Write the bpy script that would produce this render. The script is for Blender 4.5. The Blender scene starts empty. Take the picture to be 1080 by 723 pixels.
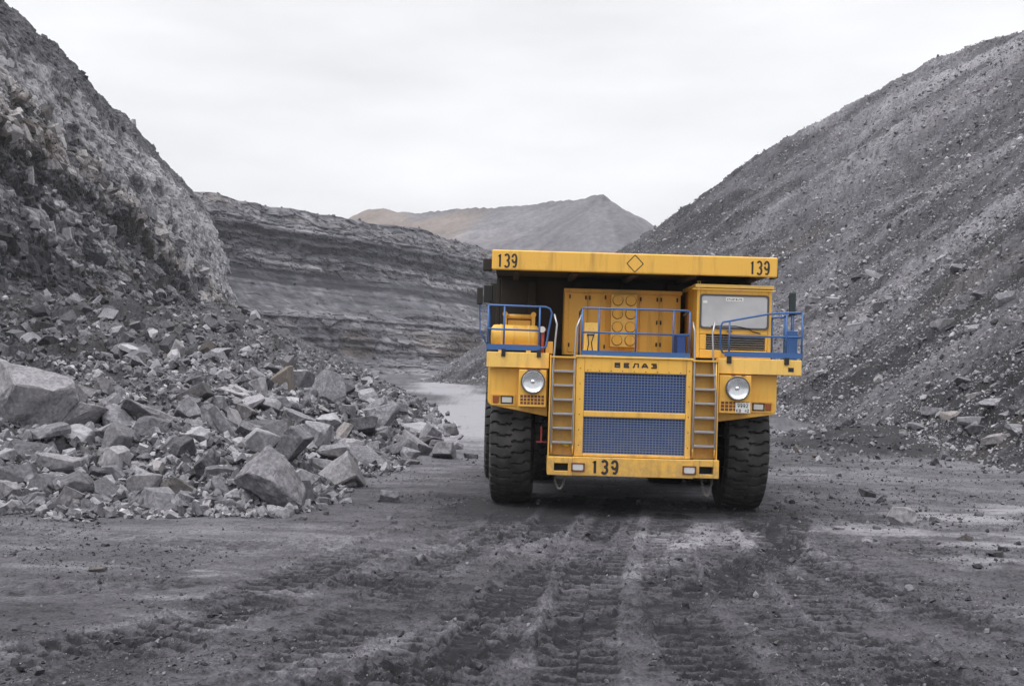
import bpy, bmesh, math, random
import numpy as np
from mathutils import Vector, Matrix, Euler
R = math.radians
random.seed(11)
sc = bpy.context.scene
col = sc.collection

# ------------------------------------------------------------------ camera
EYE = 3.17
cd = bpy.data.cameras.new('camera'); cam = bpy.data.objects.new('camera', cd); col.objects.link(cam)
cd.sensor_width = 36.0; cd.lens = 38.67; cd.clip_start = 0.1; cd.clip_end = 6000
ROLL = R(1.65); PITCH = math.atan(23.5 / 1160)
cam.rotation_mode = 'QUATERNION'
fwd = Vector((0, math.cos(PITCH), math.sin(PITCH)))
q = (-fwd).to_track_quat('Z', 'Y')
cam.rotation_quaternion = Matrix.Rotation(-ROLL, 4, fwd).to_quaternion() @ q
cam.location = (0, 0, EYE)
sc.camera = cam

# ------------------------------------------------------------------ world, sun, exposure
SUN_EL, SUN_AZ = R(60), R(250)          # azimuth from +Y towards +X
w = bpy.data.worlds.new('World'); sc.world = w; w.use_nodes = True
nt = w.node_tree; nt.nodes.clear()
def N(t, typ, **kw):
    n = t.nodes.new(typ)
    for k, v in kw.items():
        setattr(n, k, v)
    return n
out = N(nt, 'ShaderNodeOutputWorld'); bg = N(nt, 'ShaderNodeBackground'); bg.inputs['Strength'].default_value = 0.1
sky = N(nt, 'ShaderNodeTexSky'); sky.sky_type = 'NISHITA'; sky.sun_disc = False
sky.sun_elevation = SUN_EL; sky.sun_rotation = SUN_AZ; sky.dust_density = 3.0
tc = N(nt, 'ShaderNodeTexCoord'); sep = N(nt, 'ShaderNodeSeparateXYZ'); nt.links.new(tc.outputs['Generated'], sep.inputs[0])
ramp = N(nt, 'ShaderNodeValToRGB')       # overcast: brighter towards the zenith, dim below the horizon
nt.links.new(sep.outputs['Z'], ramp.inputs[0])
el = ramp.color_ramp.elements
el[0].position = 0.0; el[0].color = (.338, .339, .345, 1)
el[1].position = .80; el[1].color = (1.0, 1.0, 1.0, 1)
e = el.new(.10); e.color = (.332, .333, .339, 1)
e = el.new(.37); e.color = (.355, .356, .362, 1)
mp = N(nt, 'ShaderNodeMapping'); mp.inputs['Scale'].default_value = (1.5, 1.5, 6.0)
nt.links.new(tc.outputs['Generated'], mp.inputs[0])
cn = N(nt, 'ShaderNodeTexNoise'); cn.inputs['Scale'].default_value = 1.6; cn.inputs['Detail'].default_value = 5; cn.inputs['Roughness'].default_value = .5
nt.links.new(mp.outputs[0], cn.inputs['Vector'])
cr = N(nt, 'ShaderNodeMapRange'); cr.inputs['From Min'].default_value = .3; cr.inputs['From Max'].default_value = .7
cr.inputs['To Min'].default_value = 20.5; cr.inputs['To Max'].default_value = 27.5
nt.links.new(cn.outputs['Fac'], cr.inputs['Value'])
mul = N(nt, 'ShaderNodeVectorMath', operation='SCALE'); nt.links.new(ramp.outputs[0], mul.inputs[0]); nt.links.new(cr.outputs[0], mul.inputs['Scale'])
mx = N(nt, 'ShaderNodeMix', data_type='RGBA'); mx.inputs['Factor'].default_value = .93
nt.links.new(sky.outputs[0], mx.inputs['A']); nt.links.new(mul.outputs[0], mx.inputs['B'])
lowr = N(nt, 'ShaderNodeMapRange'); lowr.inputs['From Min'].default_value = -.03; lowr.inputs['From Max'].default_value = -.005
nt.links.new(sep.outputs['Z'], lowr.inputs['Value'])
mx2 = N(nt, 'ShaderNodeMix', data_type='RGBA'); mx2.inputs['A'].default_value = (1.2, 1.15, 1.2, 1)
nt.links.new(lowr.outputs[0], mx2.inputs['Factor']); nt.links.new(mx.outputs['Result'], mx2.inputs['B'])
nt.links.new(mx2.outputs['Result'], bg.inputs['Color']); nt.links.new(bg.outputs[0], out.inputs['Surface'])
sd = bpy.data.lights.new('sun', 'SUN'); sd.energy = 1.5; sd.angle = R(20); sd.color = (1, .975, .95)
sun = bpy.data.objects.new('sun', sd); col.objects.link(sun)
sdir = Vector((math.sin(SUN_AZ) * math.cos(SUN_EL), math.cos(SUN_AZ) * math.cos(SUN_EL), math.sin(SUN_EL)))
sun.rotation_euler = sdir.to_track_quat('Z', 'Y').to_euler(); sun.location = (0, 0, 60)
sc.view_settings.view_transform = 'Standard'; sc.view_settings.look = 'None'
sc.view_settings.gamma = 1; sc.view_settings.exposure = 0.24; sc.view_settings.use_curve_mapping = False
sc.cycles.max_bounces = 6; sc.cycles.volume_bounces = 0; sc.cycles.use_denoising = True

# ------------------------------------------------------------------ numpy noise
def hsh(ix, iy, seed):
    ix = ix.astype(np.int64); iy = iy.astype(np.int64)
    n = (ix * 374761393 + iy * 668265263 + seed * 974711) & 0xffffffff
    n = ((n ^ (n >> 13)) * 1274126177) & 0xffffffff
    n = ((n ^ (n >> 15)) * 2246822519) & 0xffffffff
    return ((n ^ (n >> 16)) & 0xffffff) / float(0x1000000)
def vn(x, y, seed=0):
    ix = np.floor(x); iy = np.floor(y); fx = x - ix; fy = y - iy
    fx = fx * fx * fx * (fx * (fx * 6 - 15) + 10); fy = fy * fy * fy * (fy * (fy * 6 - 15) + 10)
    a = hsh(ix, iy, seed); b = hsh(ix + 1, iy, seed); c = hsh(ix, iy + 1, seed); d = hsh(ix + 1, iy + 1, seed)
    return (a + (b - a) * fx) * (1 - fy) + (c + (d - c) * fx) * fy
def fbm(x, y, o=5, seed=0, g=.5):
    s = 0; a = 1; t = 0
    for i in range(o):
        s = s + a * vn(x, y, seed + i * 17); t += a; a *= g
        x, y = x * 1.62 + y * 1.22 + 3.1, y * 1.62 - x * 1.22 + 7.7
    return s / t
def worley(x, y, seed=0):
    ix = np.floor(x); iy = np.floor(y)
    f1 = np.full(x.shape, 9.); f2 = np.full(x.shape, 9.); cid = np.zeros(x.shape); lx = np.zeros(x.shape); ly = np.zeros(x.shape)
    for i in (-1, 0, 1):
        for j in (-1, 0, 1):
            cx = ix + i; cy = iy + j
            px = cx + hsh(cx, cy, seed); py = cy + hsh(cx, cy, seed + 5)
            d = np.hypot(px - x, py - y)
            near = d < f1
            f2 = np.where(near, f1, np.minimum(f2, d)); cid = np.where(near, hsh(cx, cy, seed + 9), cid)
            lx = np.where(near, x - px, lx); ly = np.where(near, y - py, ly)
            f1 = np.where(near, d, f1)
    return f1, f2, cid, lx, ly
def blocks(x, y, seed):        # tilted facets per cell with cracks between them: broken rock
    f1, f2, cid, lx, ly = worley(x, y, seed)
    a = cid * 6.283 * 7
    return (cid - .5) + .55 * (lx * np.cos(a) + ly * np.sin(a)) - .45 * np.clip(1 - (f2 - f1) / .12, 0, 1), cid
def ss(a, b, x):
    t = np.clip((x - a) / (b - a), 0, 1); return t * t * (3 - 2 * t)

# ------------------------------------------------------------------ object helpers
def tag(o, label=None, cat=None, group=None, kind=None):
    if label: o['label'] = label
    if cat: o['category'] = cat
    if group: o['group'] = group
    if kind: o['kind'] = kind
    return o
def link_mesh(name, me, mat, parent=None):
    o = bpy.data.objects.new(name, me); col.objects.link(o)
    if mat: me.materials.append(mat)
    if parent: o.parent = parent
    return o
def grid_mesh(name, P, mat, attrs={}, smooth=False, wrap=False):
    h, w_ = P.shape[:2]
    me = bpy.data.meshes.new(name)
    me.vertices.add(h * w_); me.vertices.foreach_set('co', P.reshape(-1).astype(np.float32))
    idx = np.arange(h * w_).reshape(h, w_)
    q_ = np.stack([idx[:-1, :-1], idx[:-1, 1:], idx[1:, 1:], idx[1:, :-1]], -1).reshape(-1)
    n = len(q_) // 4
    me.loops.add(n * 4); me.loops.foreach_set('vertex_index', q_.astype(np.int32))
    me.polygons.add(n); me.polygons.foreach_set('loop_start', (np.arange(n) * 4).astype(np.int32))
    for k, v in attrs.items():
        a = me.attributes.new(k, 'FLOAT', 'POINT'); a.data.foreach_set('value', np.asarray(v).reshape(-1).astype(np.float32))
    me.update(calc_edges=True)
    me.polygons.foreach_set('use_smooth', np.full(n, smooth))
    return link_mesh(name, me, mat)

class MB:
    """collects boxes, tubes, prisms ... and links them as ONE mesh"""
    def __init__(s): s.v = []; s.f = []; s.sm = []
    def add(s, vs, fs, smooth=False):
        b = len(s.v); s.v += [tuple(p) for p in vs]; s.f += [tuple(i + b for i in f) for f in fs]; s.sm += [smooth] * len(fs)
        return s
    def box(s, x0, x1, y0, y1, z0, z1):
        vs = [(x, y, z) for x in (x0, x1) for y in (y0, y1) for z in (z0, z1)]
        return s.add(vs, [(0, 1, 3, 2), (4, 6, 7, 5), (0, 4, 5, 1), (2, 3, 7, 6), (0, 2, 6, 4), (1, 5, 7, 3)])
    def prism(s, poly, axis, a, b):
        """poly: 2-D outline; axis 'y': (x,z) extruded along y; 'x': (y,z) extruded along x; 'z': (x,y)"""
        def p(c, t):
            return (c[0], t, c[1]) if axis == 'y' else ((t, c[0], c[1]) if axis == 'x' else (c[0], c[1], t))
        n = len(poly); vs = [p(c, a) for c in poly] + [p(c, b) for c in poly]
        fs = [tuple(range(n)), tuple(range(2 * n - 1, n - 1, -1))] + [(i, i + n, (i + 1) % n + n, (i + 1) % n) for i in range(n)]
        return s.add(vs, fs)
    def tube(s, path, r, n=10, close=False, r2=None):
        P = [Vector(p) for p in path]; vs = []; m = len(P)
        prev = None
        for i, p in enumerate(P):
            a = P[(i - 1) % m] if (i > 0 or close) else p; b = P[(i + 1) % m] if (i < m - 1 or close) else p
            t = (b - a).normalized()
            if prev is None:
                u = t.orthogonal().normalized()
            else:
                u = (prev - t * prev.dot(t)).normalized()
            prev = u; v = t.cross(u)
            rr = r if r2 is None else r + (r2 - r) * i / (m - 1)
            vs += [p + (u * math.cos(2 * math.pi * k / n) + v * math.sin(2 * math.pi * k / n)) * rr for k in range(n)]
        fs = []
        for i in range(m if close else m - 1):
            j = (i + 1) % m
            fs += [(i * n + k, i * n + (k + 1) % n, j * n + (k + 1) % n, j * n + k) for k in range(n)]
        s.add(vs, fs, True)
        if not close:
            b0 = len(s.v) - len(vs)
            s.f += [tuple(b0 + k for k in range(n - 1, -1, -1)), tuple(b0 + (m - 1) * n + k for k in range(n))]; s.sm += [False, False]
        return s
    def lathe(s, prof, origin, axis, n=32, cap=True):
        """prof: (radius, along) pairs; axis 'x','y','z'"""
        vs = []
        for r, t in prof:
            for k in range(n):
                a = 2 * math.pi * k / n; c, d = r * math.cos(a), r * math.sin(a)
                p = {'x': (t, c, d), 'y': (c, t, d), 'z': (c, d, t)}[axis]
                vs.append((origin[0] + p[0], origin[1] + p[1], origin[2] + p[2]))
        m = len(prof)
        fs = [(i * n + k, i * n + (k + 1) % n, (i + 1) * n + (k + 1) % n, (i + 1) * n + k) for i in range(m - 1) for k in range(n)]
        s.add(vs, fs, True)
        if cap:
            b0 = len(s.v) - len(vs)
            if prof[0][0] > 1e-4: s.f.append(tuple(b0 + k for k in range(n))); s.sm.append(False)
            if prof[-1][0] > 1e-4: s.f.append(tuple(b0 + (m - 1) * n + k for k in range(n))); s.sm.append(False)
        return s
    def ribbon(s, pts, wd, O, U, V, W, th=.003):
        """flat stroke of width wd through 2-D pts on the plane O + x U + y V, th thick along W"""
        P = [Vector((p[0], p[1], 0)) for p in pts]; L = []; Rr = []
        for i, p in enumerate(P):
            a = P[max(i - 1, 0)]; b = P[min(i + 1, len(P) - 1)]
            t = (b - a).normalized(); nn = Vector((-t.y, t.x, 0)) * wd / 2
            L.append(p + nn); Rr.append(p - nn)
        to = lambda c, k: tuple(O[j] + U[j] * c.x + V[j] * c.y + W[j] * k for j in range(3))
        m = len(P); vs = [to(c, th) for c in L] + [to(c, th) for c in Rr] + [to(c, 0) for c in L] + [to(c, 0) for c in Rr]
        fs = []
        for i in range(m - 1):
            fs += [(i, i + 1, m + i + 1, m + i), (2 * m + i, 2 * m + i + 1, i + 1, i), (m + i, m + i + 1, 3 * m + i + 1, 3 * m + i)]
        fs += [(0, m, 3 * m, 2 * m), (m - 1, 3 * m - 1, 4 * m - 1, 2 * m - 1)]
        return s.add(vs, fs)
    def build(s, name, mat, parent=None, bevel=0, loc=None):
        me = bpy.data.meshes.new(name); me.from_pydata(s.v, [], s.f)
        bm = bmesh.new(); bm.from_mesh(me); bmesh.ops.recalc_face_normals(bm, faces=bm.faces); bm.to_mesh(me); bm.free()
        me.polygons.foreach_set('use_smooth', np.array(s.sm, dtype=bool))
        o = link_mesh(name, me, mat, parent)
        if loc: o.location = loc
        if bevel:
            b = o.modifiers.new('bevel', 'BEVEL'); b.width = bevel; b.segments = 2; b.limit_method = 'ANGLE'; b.angle_limit = R(40)
        return o

# ------------------------------------------------------------------ materials
def mat_new(name):
    m = bpy.data.materials.new(name); m.use_nodes = True; t = m.node_tree
    return m, t, t.nodes['Principled BSDF']
def noise(t, vec, scale, detail=4, rough=.55, dist=0):
    n = N(t, 'ShaderNodeTexNoise'); n.inputs['Scale'].default_value = scale; n.inputs['Detail'].default_value = detail
    n.inputs['Roughness'].default_value = rough; n.inputs['Distortion'].default_value = dist
    t.links.new(vec, n.inputs['Vector']); return n.outputs['Fac']
def rampn(t, fac, stops):
    r = N(t, 'ShaderNodeValToRGB'); t.links.new(fac, r.inputs[0]); e_ = r.color_ramp.elements
    e_[0].position = stops[0][0]; e_[0].color = (*stops[0][1], 1); e_[1].position = stops[-1][0]; e_[1].color = (*stops[-1][1], 1)
    for p, c in stops[1:-1]:
        k = e_.new(p); k.color = (*c, 1)
    return r.outputs[0]
def mth(t, op, a, b=None, c=None):
    n = N(t, 'ShaderNodeMath', operation=op)
    for i, x in enumerate((a, b, c)):
        if x is None: continue
        if isinstance(x, (int, float)): n.inputs[i].default_value = x
        else: t.links.new(x, n.inputs[i])
    return n.outputs[0]
def mixc(t, f, a, b, bt='MIX'):
    n = N(t, 'ShaderNodeMix', data_type='RGBA', blend_type=bt)
    for k, x in (('Factor', f), ('A', a), ('B', b)):
        s_ = n.inputs[k]
        if isinstance(x, (int, float)): s_.default_value = x
        elif isinstance(x, tuple): s_.default_value = (*x, 1) if len(x) == 3 else x
        else: t.links.new(x, s_)
    return n.outputs['Result']
def bump(t, h, strength, dist, nrm=None):
    b = N(t, 'ShaderNodeBump'); b.inputs['Strength'].default_value = strength; b.inputs['Distance'].default_value = dist
    t.links.new(h, b.inputs['Height'])
    if nrm: t.links.new(nrm, b.inputs['Normal'])
    return b.outputs[0]
def attr(t, name):
    n = N(t, 'ShaderNodeAttribute'); n.attribute_name = name; return n.outputs['Fac']

def stone_mat(name, dark, mid, pale, s1=.35, s2=3., b1=.25, b2=.03, ochre=(.24, .17, .10), crack=0, stretch=(1, 1, 1), fine=.6):
    """rock / dirt: 'tone' attribute picks dark..pale, noise breaks it up, 'ochre' tints"""
    dark, mid, pale = [(c_[0] * .99, c_[1] * .99, c_[2] * 1.03) for c_ in (dark, mid, pale)]
    m, t, p = mat_new(name)
    tcn = N(t, 'ShaderNodeTexCoord'); mpn = N(t, 'ShaderNodeMapping'); mpn.inputs['Scale'].default_value = stretch
    t.links.new(tcn.outputs['Object'], mpn.inputs[0]); v = mpn.outputs[0]
    n1 = noise(t, v, s1, 8, .6, .3); n2 = noise(t, v, s2, 8, .65)
    f = mth(t, 'ADD', attr(t, 'tone'), mth(t, 'MULTIPLY_ADD', n1, .5, -.25))
    f = mth(t, 'ADD', f, mth(t, 'MULTIPLY_ADD', n2, fine * 1.6, -fine * .8))
    c = rampn(t, f, [(.05, dark), (.45, mid), (.95, pale)])
    c = mixc(t, attr(t, 'ochre'), c, ochre)
    t.links.new(c, p.inputs['Base Color']); p.inputs['Roughness'].default_value = .93; p.inputs['Specular IOR Level'].default_value = .25
    nb = bump(t, n1, .7, b1)
    nb = bump(t, n2, .8, b2, nb)
    if crack:
        vo = N(t, 'ShaderNodeTexVoronoi', feature='DISTANCE_TO_EDGE'); vo.inputs['Scale'].default_value = crack
        wv = mixc(t, .12, v, noise_col(t, v, crack * 1.5)); t.links.new(wv, vo.inputs['Vector'])
        cl = mth(t, 'MINIMUM', vo.outputs['Distance'], .08)
        nb = bump(t, cl, .8, .8 / crack, nb)
    t.links.new(nb, p.inputs['Normal'])
    return m
def noise_col(t, vec, scale):
    n = N(t, 'ShaderNodeTexNoise'); n.inputs['Scale'].default_value = scale; t.links.new(vec, n.inputs['Vector']); return n.outputs['Color']

M = {}
M['ground'] = stone_mat('haul road dust', (.021, .0205, .0235), (.077, .0745, .0825), (.225, .219, .232), s1=.8, s2=24, b1=.05, b2=.04, fine=.7)
M['talus'] = stone_mat('broken rock and dirt', (.015, .015, .0165), (.058, .057, .062), (.22, .217, .228), s1=.5, s2=5, b1=.3, b2=.07)
M['cliff'] = stone_mat('cliff rock', (.016, .016, .019), (.094, .093, .101), (.34, .335, .34), s1=.34, s2=2.6, b1=.5, b2=.2, crack=.7, stretch=(1, 1, .8))
M['wall'] = stone_mat('layered pit wall', (.022, .022, .028), (.090, .088, .099), (.26, .254, .262), s1=.25, s2=1.5, b1=.6, b2=.4, stretch=(.9, .9, 2.4), fine=.36)
M['spoil'] = stone_mat('spoil heap shale', (.022, .022, .0245), (.088, .086, .094), (.28, .274, .286), s1=.25, s2=2.6, b1=.3, b2=.12)
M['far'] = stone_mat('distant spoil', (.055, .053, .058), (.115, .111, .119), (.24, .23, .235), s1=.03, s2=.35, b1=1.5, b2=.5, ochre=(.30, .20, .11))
M['rock'] = stone_mat('boulder', (.032, .032, .035), (.125, .123, .132), (.36, .354, .364), s1=1.6, s2=11, b1=.05, b2=.015)

# ------------------------------------------------------------------ ground sheet with tyre tracks
TRACKS = [  # plan polylines (x, y), rib depth, width
    ([(-.35, 26), (-1.2, 22), (-2.6, 18), (-3.5, 14), (-4.2, 10), (-4.8, 5)], 1.0, .95),
    ([(.55, 27), (-.15, 21), (-1.2, 17), (-1.9, 13), (-2.3, 10), (-2.6, 5)], .8, .8),
    ([(1.6, 27), (.75, 21), (.3, 17), (.0, 14), (-.5, 11), (-2.2, 5)], 1.0, .75),
    ([(2.9, 27), (2.0, 21), (1.35, 17), (.9, 13), (.65, 10), (.2, 5)], 1.1, .85),
    ([(5.6, 28), (5.2, 23), (4.7, 18), (4.4, 14), (4.5, 10), (5.2, 5)], .9, .95),
    ([(6.2, 24), (4.6, 19), (2.4, 15), (-.2, 12), (-3.4, 9)], 1.15, .8),
    ([(6.6, 40), (6.3, 30), (6.0, 24), (6.1, 18), (6.3, 13), (6.5, 5)], .5, 1.0),
    ([(4.2, 23), (2.6, 18), (.4, 14.6), (-1.6, 12), (-3.2, 9)], -.9, .55),
    ([(9.5, 40), (8.2, 28), (7.6, 20), (7.8, 14), (8, 8)], .4, 1.0),
    ([(2.2, 24), (1.2, 19), (.0, 15), (-.9, 12), (-1.4, 8)], .9, .8),
    ([(3.6, 24), (2.8, 19), (2.3, 15), (2.2, 12), (2.6, 8)], 1.0, .85),
    ([(4.4, 24), (3.7, 19), (3.4, 15), (3.5, 12), (4.2, 8)], .8, .8),
    ([(1.2, 23), (-.6, 18.5), (-2.4, 15.2), (-4.2, 12.5), (-7.5, 9)], 1.2, .8),
    ([(5.0, 23), (5.1, 19), (5.7, 15), (6.6, 12), (8.5, 8)], 1.1, .8),
    ([(-9, 19.6), (-5, 18.7), (-1.5, 19.5), (2, 21)], .35, .8),
    ([(-8, 14.5), (-5, 15.2), (-2.4, 17), (-.5, 21)], .45, .8)]
PUDDLES = [(-4.1, 16.2, .75, .38), (-4.6, 14.5, .7, .22), (-3.0, 15.1, .6, .4), (-3.5, 12.9, .8, .25), (-5.2, 11.6, .8, .3), (-3.9, 13.6, .6, .25), (-6.2, 16.5, 1.4, .4),
           (7.5, 22.5, 2.0, 1.0), (9.5, 21.0, 1.6, .7), (11.5, 22, 2.0, .8), (10.4, 25, 1.8, 1.0), (4.2, 21.0, 1.1, 1.6), (8.8, 19.3, 1.4, .45), (3.0, 20.5, .5, 1.2), (13, 27, 2.2, 1.0)]
def ground_fn(X, Y):
    far = ss(60, 30, Y)
    z = (fbm(X * .22, Y * .22, 3, 3) - .5) * .30 * ss(8, 14, np.hypot(X - 2.65, Y - 27)) * .6
    z = z + (fbm(X * 1.3, Y * 1.3, 4, 5) - .5) * .055 * (.35 + .65 * far)
    cl = fbm(X * 9, Y * 13, 4, 8, .65); z = z + np.clip(cl - .55, 0, 1) * .10 * far * (.35 + ss(-5, -1.5, X))
    tone = .42 + (fbm(X * .12, Y * .2, 4, 21) - .5) * .6 + (fbm(X * .9, Y * 2.6, 4, 22) - .5) * .40
    tone = tone - np.clip(cl - .52, 0, 1) * .8 - .10 * ss(-4, -1, X - (Y - 14) * .12) * ss(24, 18, Y)
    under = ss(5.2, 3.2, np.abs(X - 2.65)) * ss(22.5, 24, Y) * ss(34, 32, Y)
    sel = np.where((Y < 45) & (Y > 3) & (np.abs(X) < 16))
    x = X[sel]; y = Y[sel]; dz = np.zeros(x.shape); dt = np.zeros(x.shape)
    brk0 = fbm(x * .8, y * .8, 3, 31); jit = (fbm(x * 1.6, y * 1.6, 3, 33) - .5) * .35
    for ti, (pl, dep, wd) in enumerate(TRACKS):
        best = np.full(x.shape, 9.); al = np.zeros(x.shape); sg = np.zeros(x.shape); L = 0
        for (ax, ay), (bx, by) in zip(pl[:-1], pl[1:]):
            ex, ey = bx - ax, by - ay; ln = math.hypot(ex, ey)
            tt = np.clip(((x - ax) * ex + (y - ay) * ey) / ln ** 2, 0, 1)
            qx, qy = x - ax - tt * ex, y - ay - tt * ey; d = np.hypot(qx, qy); nr = d < best
            best = np.where(nr, d, best); al = np.where(nr, L + tt * ln, al); sg = np.where(nr, np.sign(qx * ey - qy * ex), sg); L += ln
        d = best + jit * .25; brk = .5 * brk0 + .5 * fbm(al * .22 + ti * 9, sg * .1 + ti, 3, 35)
        ins = ss(wd / 2 + .04, wd / 2 - .06, d)
        if dep < 0:                                   # a graded smooth stripe
            dz += ins * .015; dt += ins * .24 * ss(.30, .48, brk); continue
        rib = np.sin((al + jit * .9 + .12 * (brk0 - .5) + sg * .09) / (.30 + .015 * (ti % 4)) * 2 * math.pi)
        on = ss(.36, .52, brk + .06 * math.sin(ti * 2.1))
        dz += dep * (-.035 * ins + ins * on * .036 * np.clip(rib * 2.6 - .5 + (cl[sel] - .5) * 2, -1, 1) + .030 * np.exp(-((d - wd / 2 - .1) / .09) ** 2) * ss(.45, .62, cl[sel]))
        dt += dep * .09 * ss(wd / 2 - .02, wd / 2 + .06, d) * ss(wd / 2 + .30, wd / 2 + .12, d) * ss(.30, .5, brk) + dep * ins * (-.18 * on - .06) + dep * ins * on * .20 * np.clip(rib * 2, -1, 1)
    z[sel] += dz; tone[sel] += dt
    for px, py, a, b in PUDDLES:
        rr = np.hypot((X - px) / a, (Y - py) / b) + (fbm(X * 2.2, Y * 3.5, 4, 41) - .5) * 1.5
        k = ss(1.15, .2, rr)
        tone = tone + k * (.24 + .16 * (px > 5)); z = z * (1 - .5 * k)
    pale = ss(34, 52, Y) * ss(6.5, 2, np.abs(X + 2.0 + (Y - 60) * .055 + (fbm(Y * .05, X * .02, 2, 44) - .5) * 12))
    tone = tone + pale * (.62 + .5 * (fbm(X * .25, Y * .08, 4, 45) - .5))
    tone = tone + .10 * ss(9, 12, X) * ss(30, 18, Y) - .10 * under  # last term paints the shadow under the truck into the tone
    for tx in (.1, 5.4): tone = tone - .16 * np.exp(-(((X - tx) / 1.5) ** 2 + ((Y - 24.2) / 2.6) ** 2))  # compacted dirt and tyre shade, painted into the ground tone
    return z * (1 - .6 * under), tone
ap = 4.0
r_ = np.concatenate([np.linspace(4, 12.5, 40)[:-1], 4 + 1 / np.linspace(1 / 8.5, 1 / 60., 620)[:-1], np.geomspace(64, 1250, 60)])
th = np.concatenate([np.linspace(-105, -33, 50)[:-1], np.linspace(-33, 33, 860)[:-1], np.linspace(33, 105, 50)])
RR, TH = np.meshgrid(r_, np.radians(th), indexing='ij')
GX = RR * np.sin(TH); GY = RR * np.cos(TH) - ap
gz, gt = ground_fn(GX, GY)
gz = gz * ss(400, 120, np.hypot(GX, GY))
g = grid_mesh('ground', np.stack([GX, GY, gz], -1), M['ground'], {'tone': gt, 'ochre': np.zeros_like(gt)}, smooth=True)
tag(g, 'dark grey dusty haul road floor crossed by tyre tracks', 'ground', kind='structure')

# ------------------------------------------------------------------ left rubble bank and talus
FOOT = [(-40, 20.0), (-16, 21.2), (-11, 21.9), (-7.5, 22.6), (-5.4, 23.2), (-4.6, 24.6), (-4.4, 29), (-3.8, 38), (-3.2, 45), (-4.0, 60), (-6, 78), (-8.5, 95), (-11, 112), (-15, 140), (-24, 175), (-38, 215), (-62, 252)]
def dist_left(X, Y):
    best = np.full(X.shape, 1e9); sg = np.ones(X.shape)
    for (ax, ay), (bx, by) in zip(FOOT[:-1], FOOT[1:]):
        ex, ey = bx - ax, by - ay; ln2 = ex * ex + ey * ey
        tt = np.clip(((X - ax) * ex + (Y - ay) * ey) / ln2, 0, 1)
        qx, qy = X - ax - tt * ex, Y - ay - tt * ey; d = np.hypot(qx, qy); nr = d < best - 1e-9
        best = np.where(nr, d, best); sg = np.where(nr, np.sign(ex * qy - ey * qx), sg)
    return best * sg
def left_z(X, Y):
    d = dist_left(X, Y) + (fbm(X * .35, Y * .35, 3, 51) - .5) * 2.0
    A = np.interp(d, [-3, 0, 1.2, 4, 7.5, 12, 20, 30, 45, 60], [-.8, 0, .45, 1.3, 2.05, 2.5, 3.0, 3.8, 5.5, 7.5])
    B = np.interp(d, [-3, 0, 4, 12, 22, 40, 60], [-1.2, 0, 1.6, 4.6, 7.0, 8.6, 10])
    wgt = ss(48, 95, Y)
    z = A * (1 - wgt) + B * wgt * (1 + .55 * ss(110, 170, Y))
    on = ss(-.5, 2, d)
    z = z + on * ((fbm(X * .5, Y * .5, 4, 53) - .5) * 1.1 + (fbm(X * .11, Y * .11, 3, 54) - .5) * 1.6 * ss(5, 14, d) + (fbm(X * .32, Y * .32, 4, 56) - .5) * 2.0 * ss(10, 16, d))
    bk, _ = blocks(X * .9, Y * .9, 57); bk2, _ = blocks(X * 2.3, Y * 2.3, 58)
    return z + on * (bk * .28 + bk2 * .10) - .12, d
ys = np.concatenate([1 / np.linspace(1 / 18., 1 / 60., 260)[:-1], np.geomspace(60, 275, 140)])
ts = np.linspace(-.80, .0, 420)
YY, TT = np.meshgrid(ys, ts, indexing='ij'); XX = YY * TT
lz, ld = left_z(XX, YY)
dirt = ss(.34, .5, fbm(XX * .09 + 5, YY * .07, 3, 61)) * ss(10, 15, ld) * ss(115, 90, YY)
lt = .45 + (fbm(XX * .6, YY * .6, 4, 62) - .5) * .5 - .24 * dirt + .0 * YY - .06
t_ = grid_mesh('terrain', np.stack([XX, YY, lz], -1), M['talus'], {'tone': lt, 'ochre': np.clip((fbm(XX * .2, YY * .2, 3, 63) - .62), 0, 1) * .15})
tag(t_, 'grey slope of blasted rubble and dark dirt under the left cliff', 'slope', kind='structure')

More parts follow.
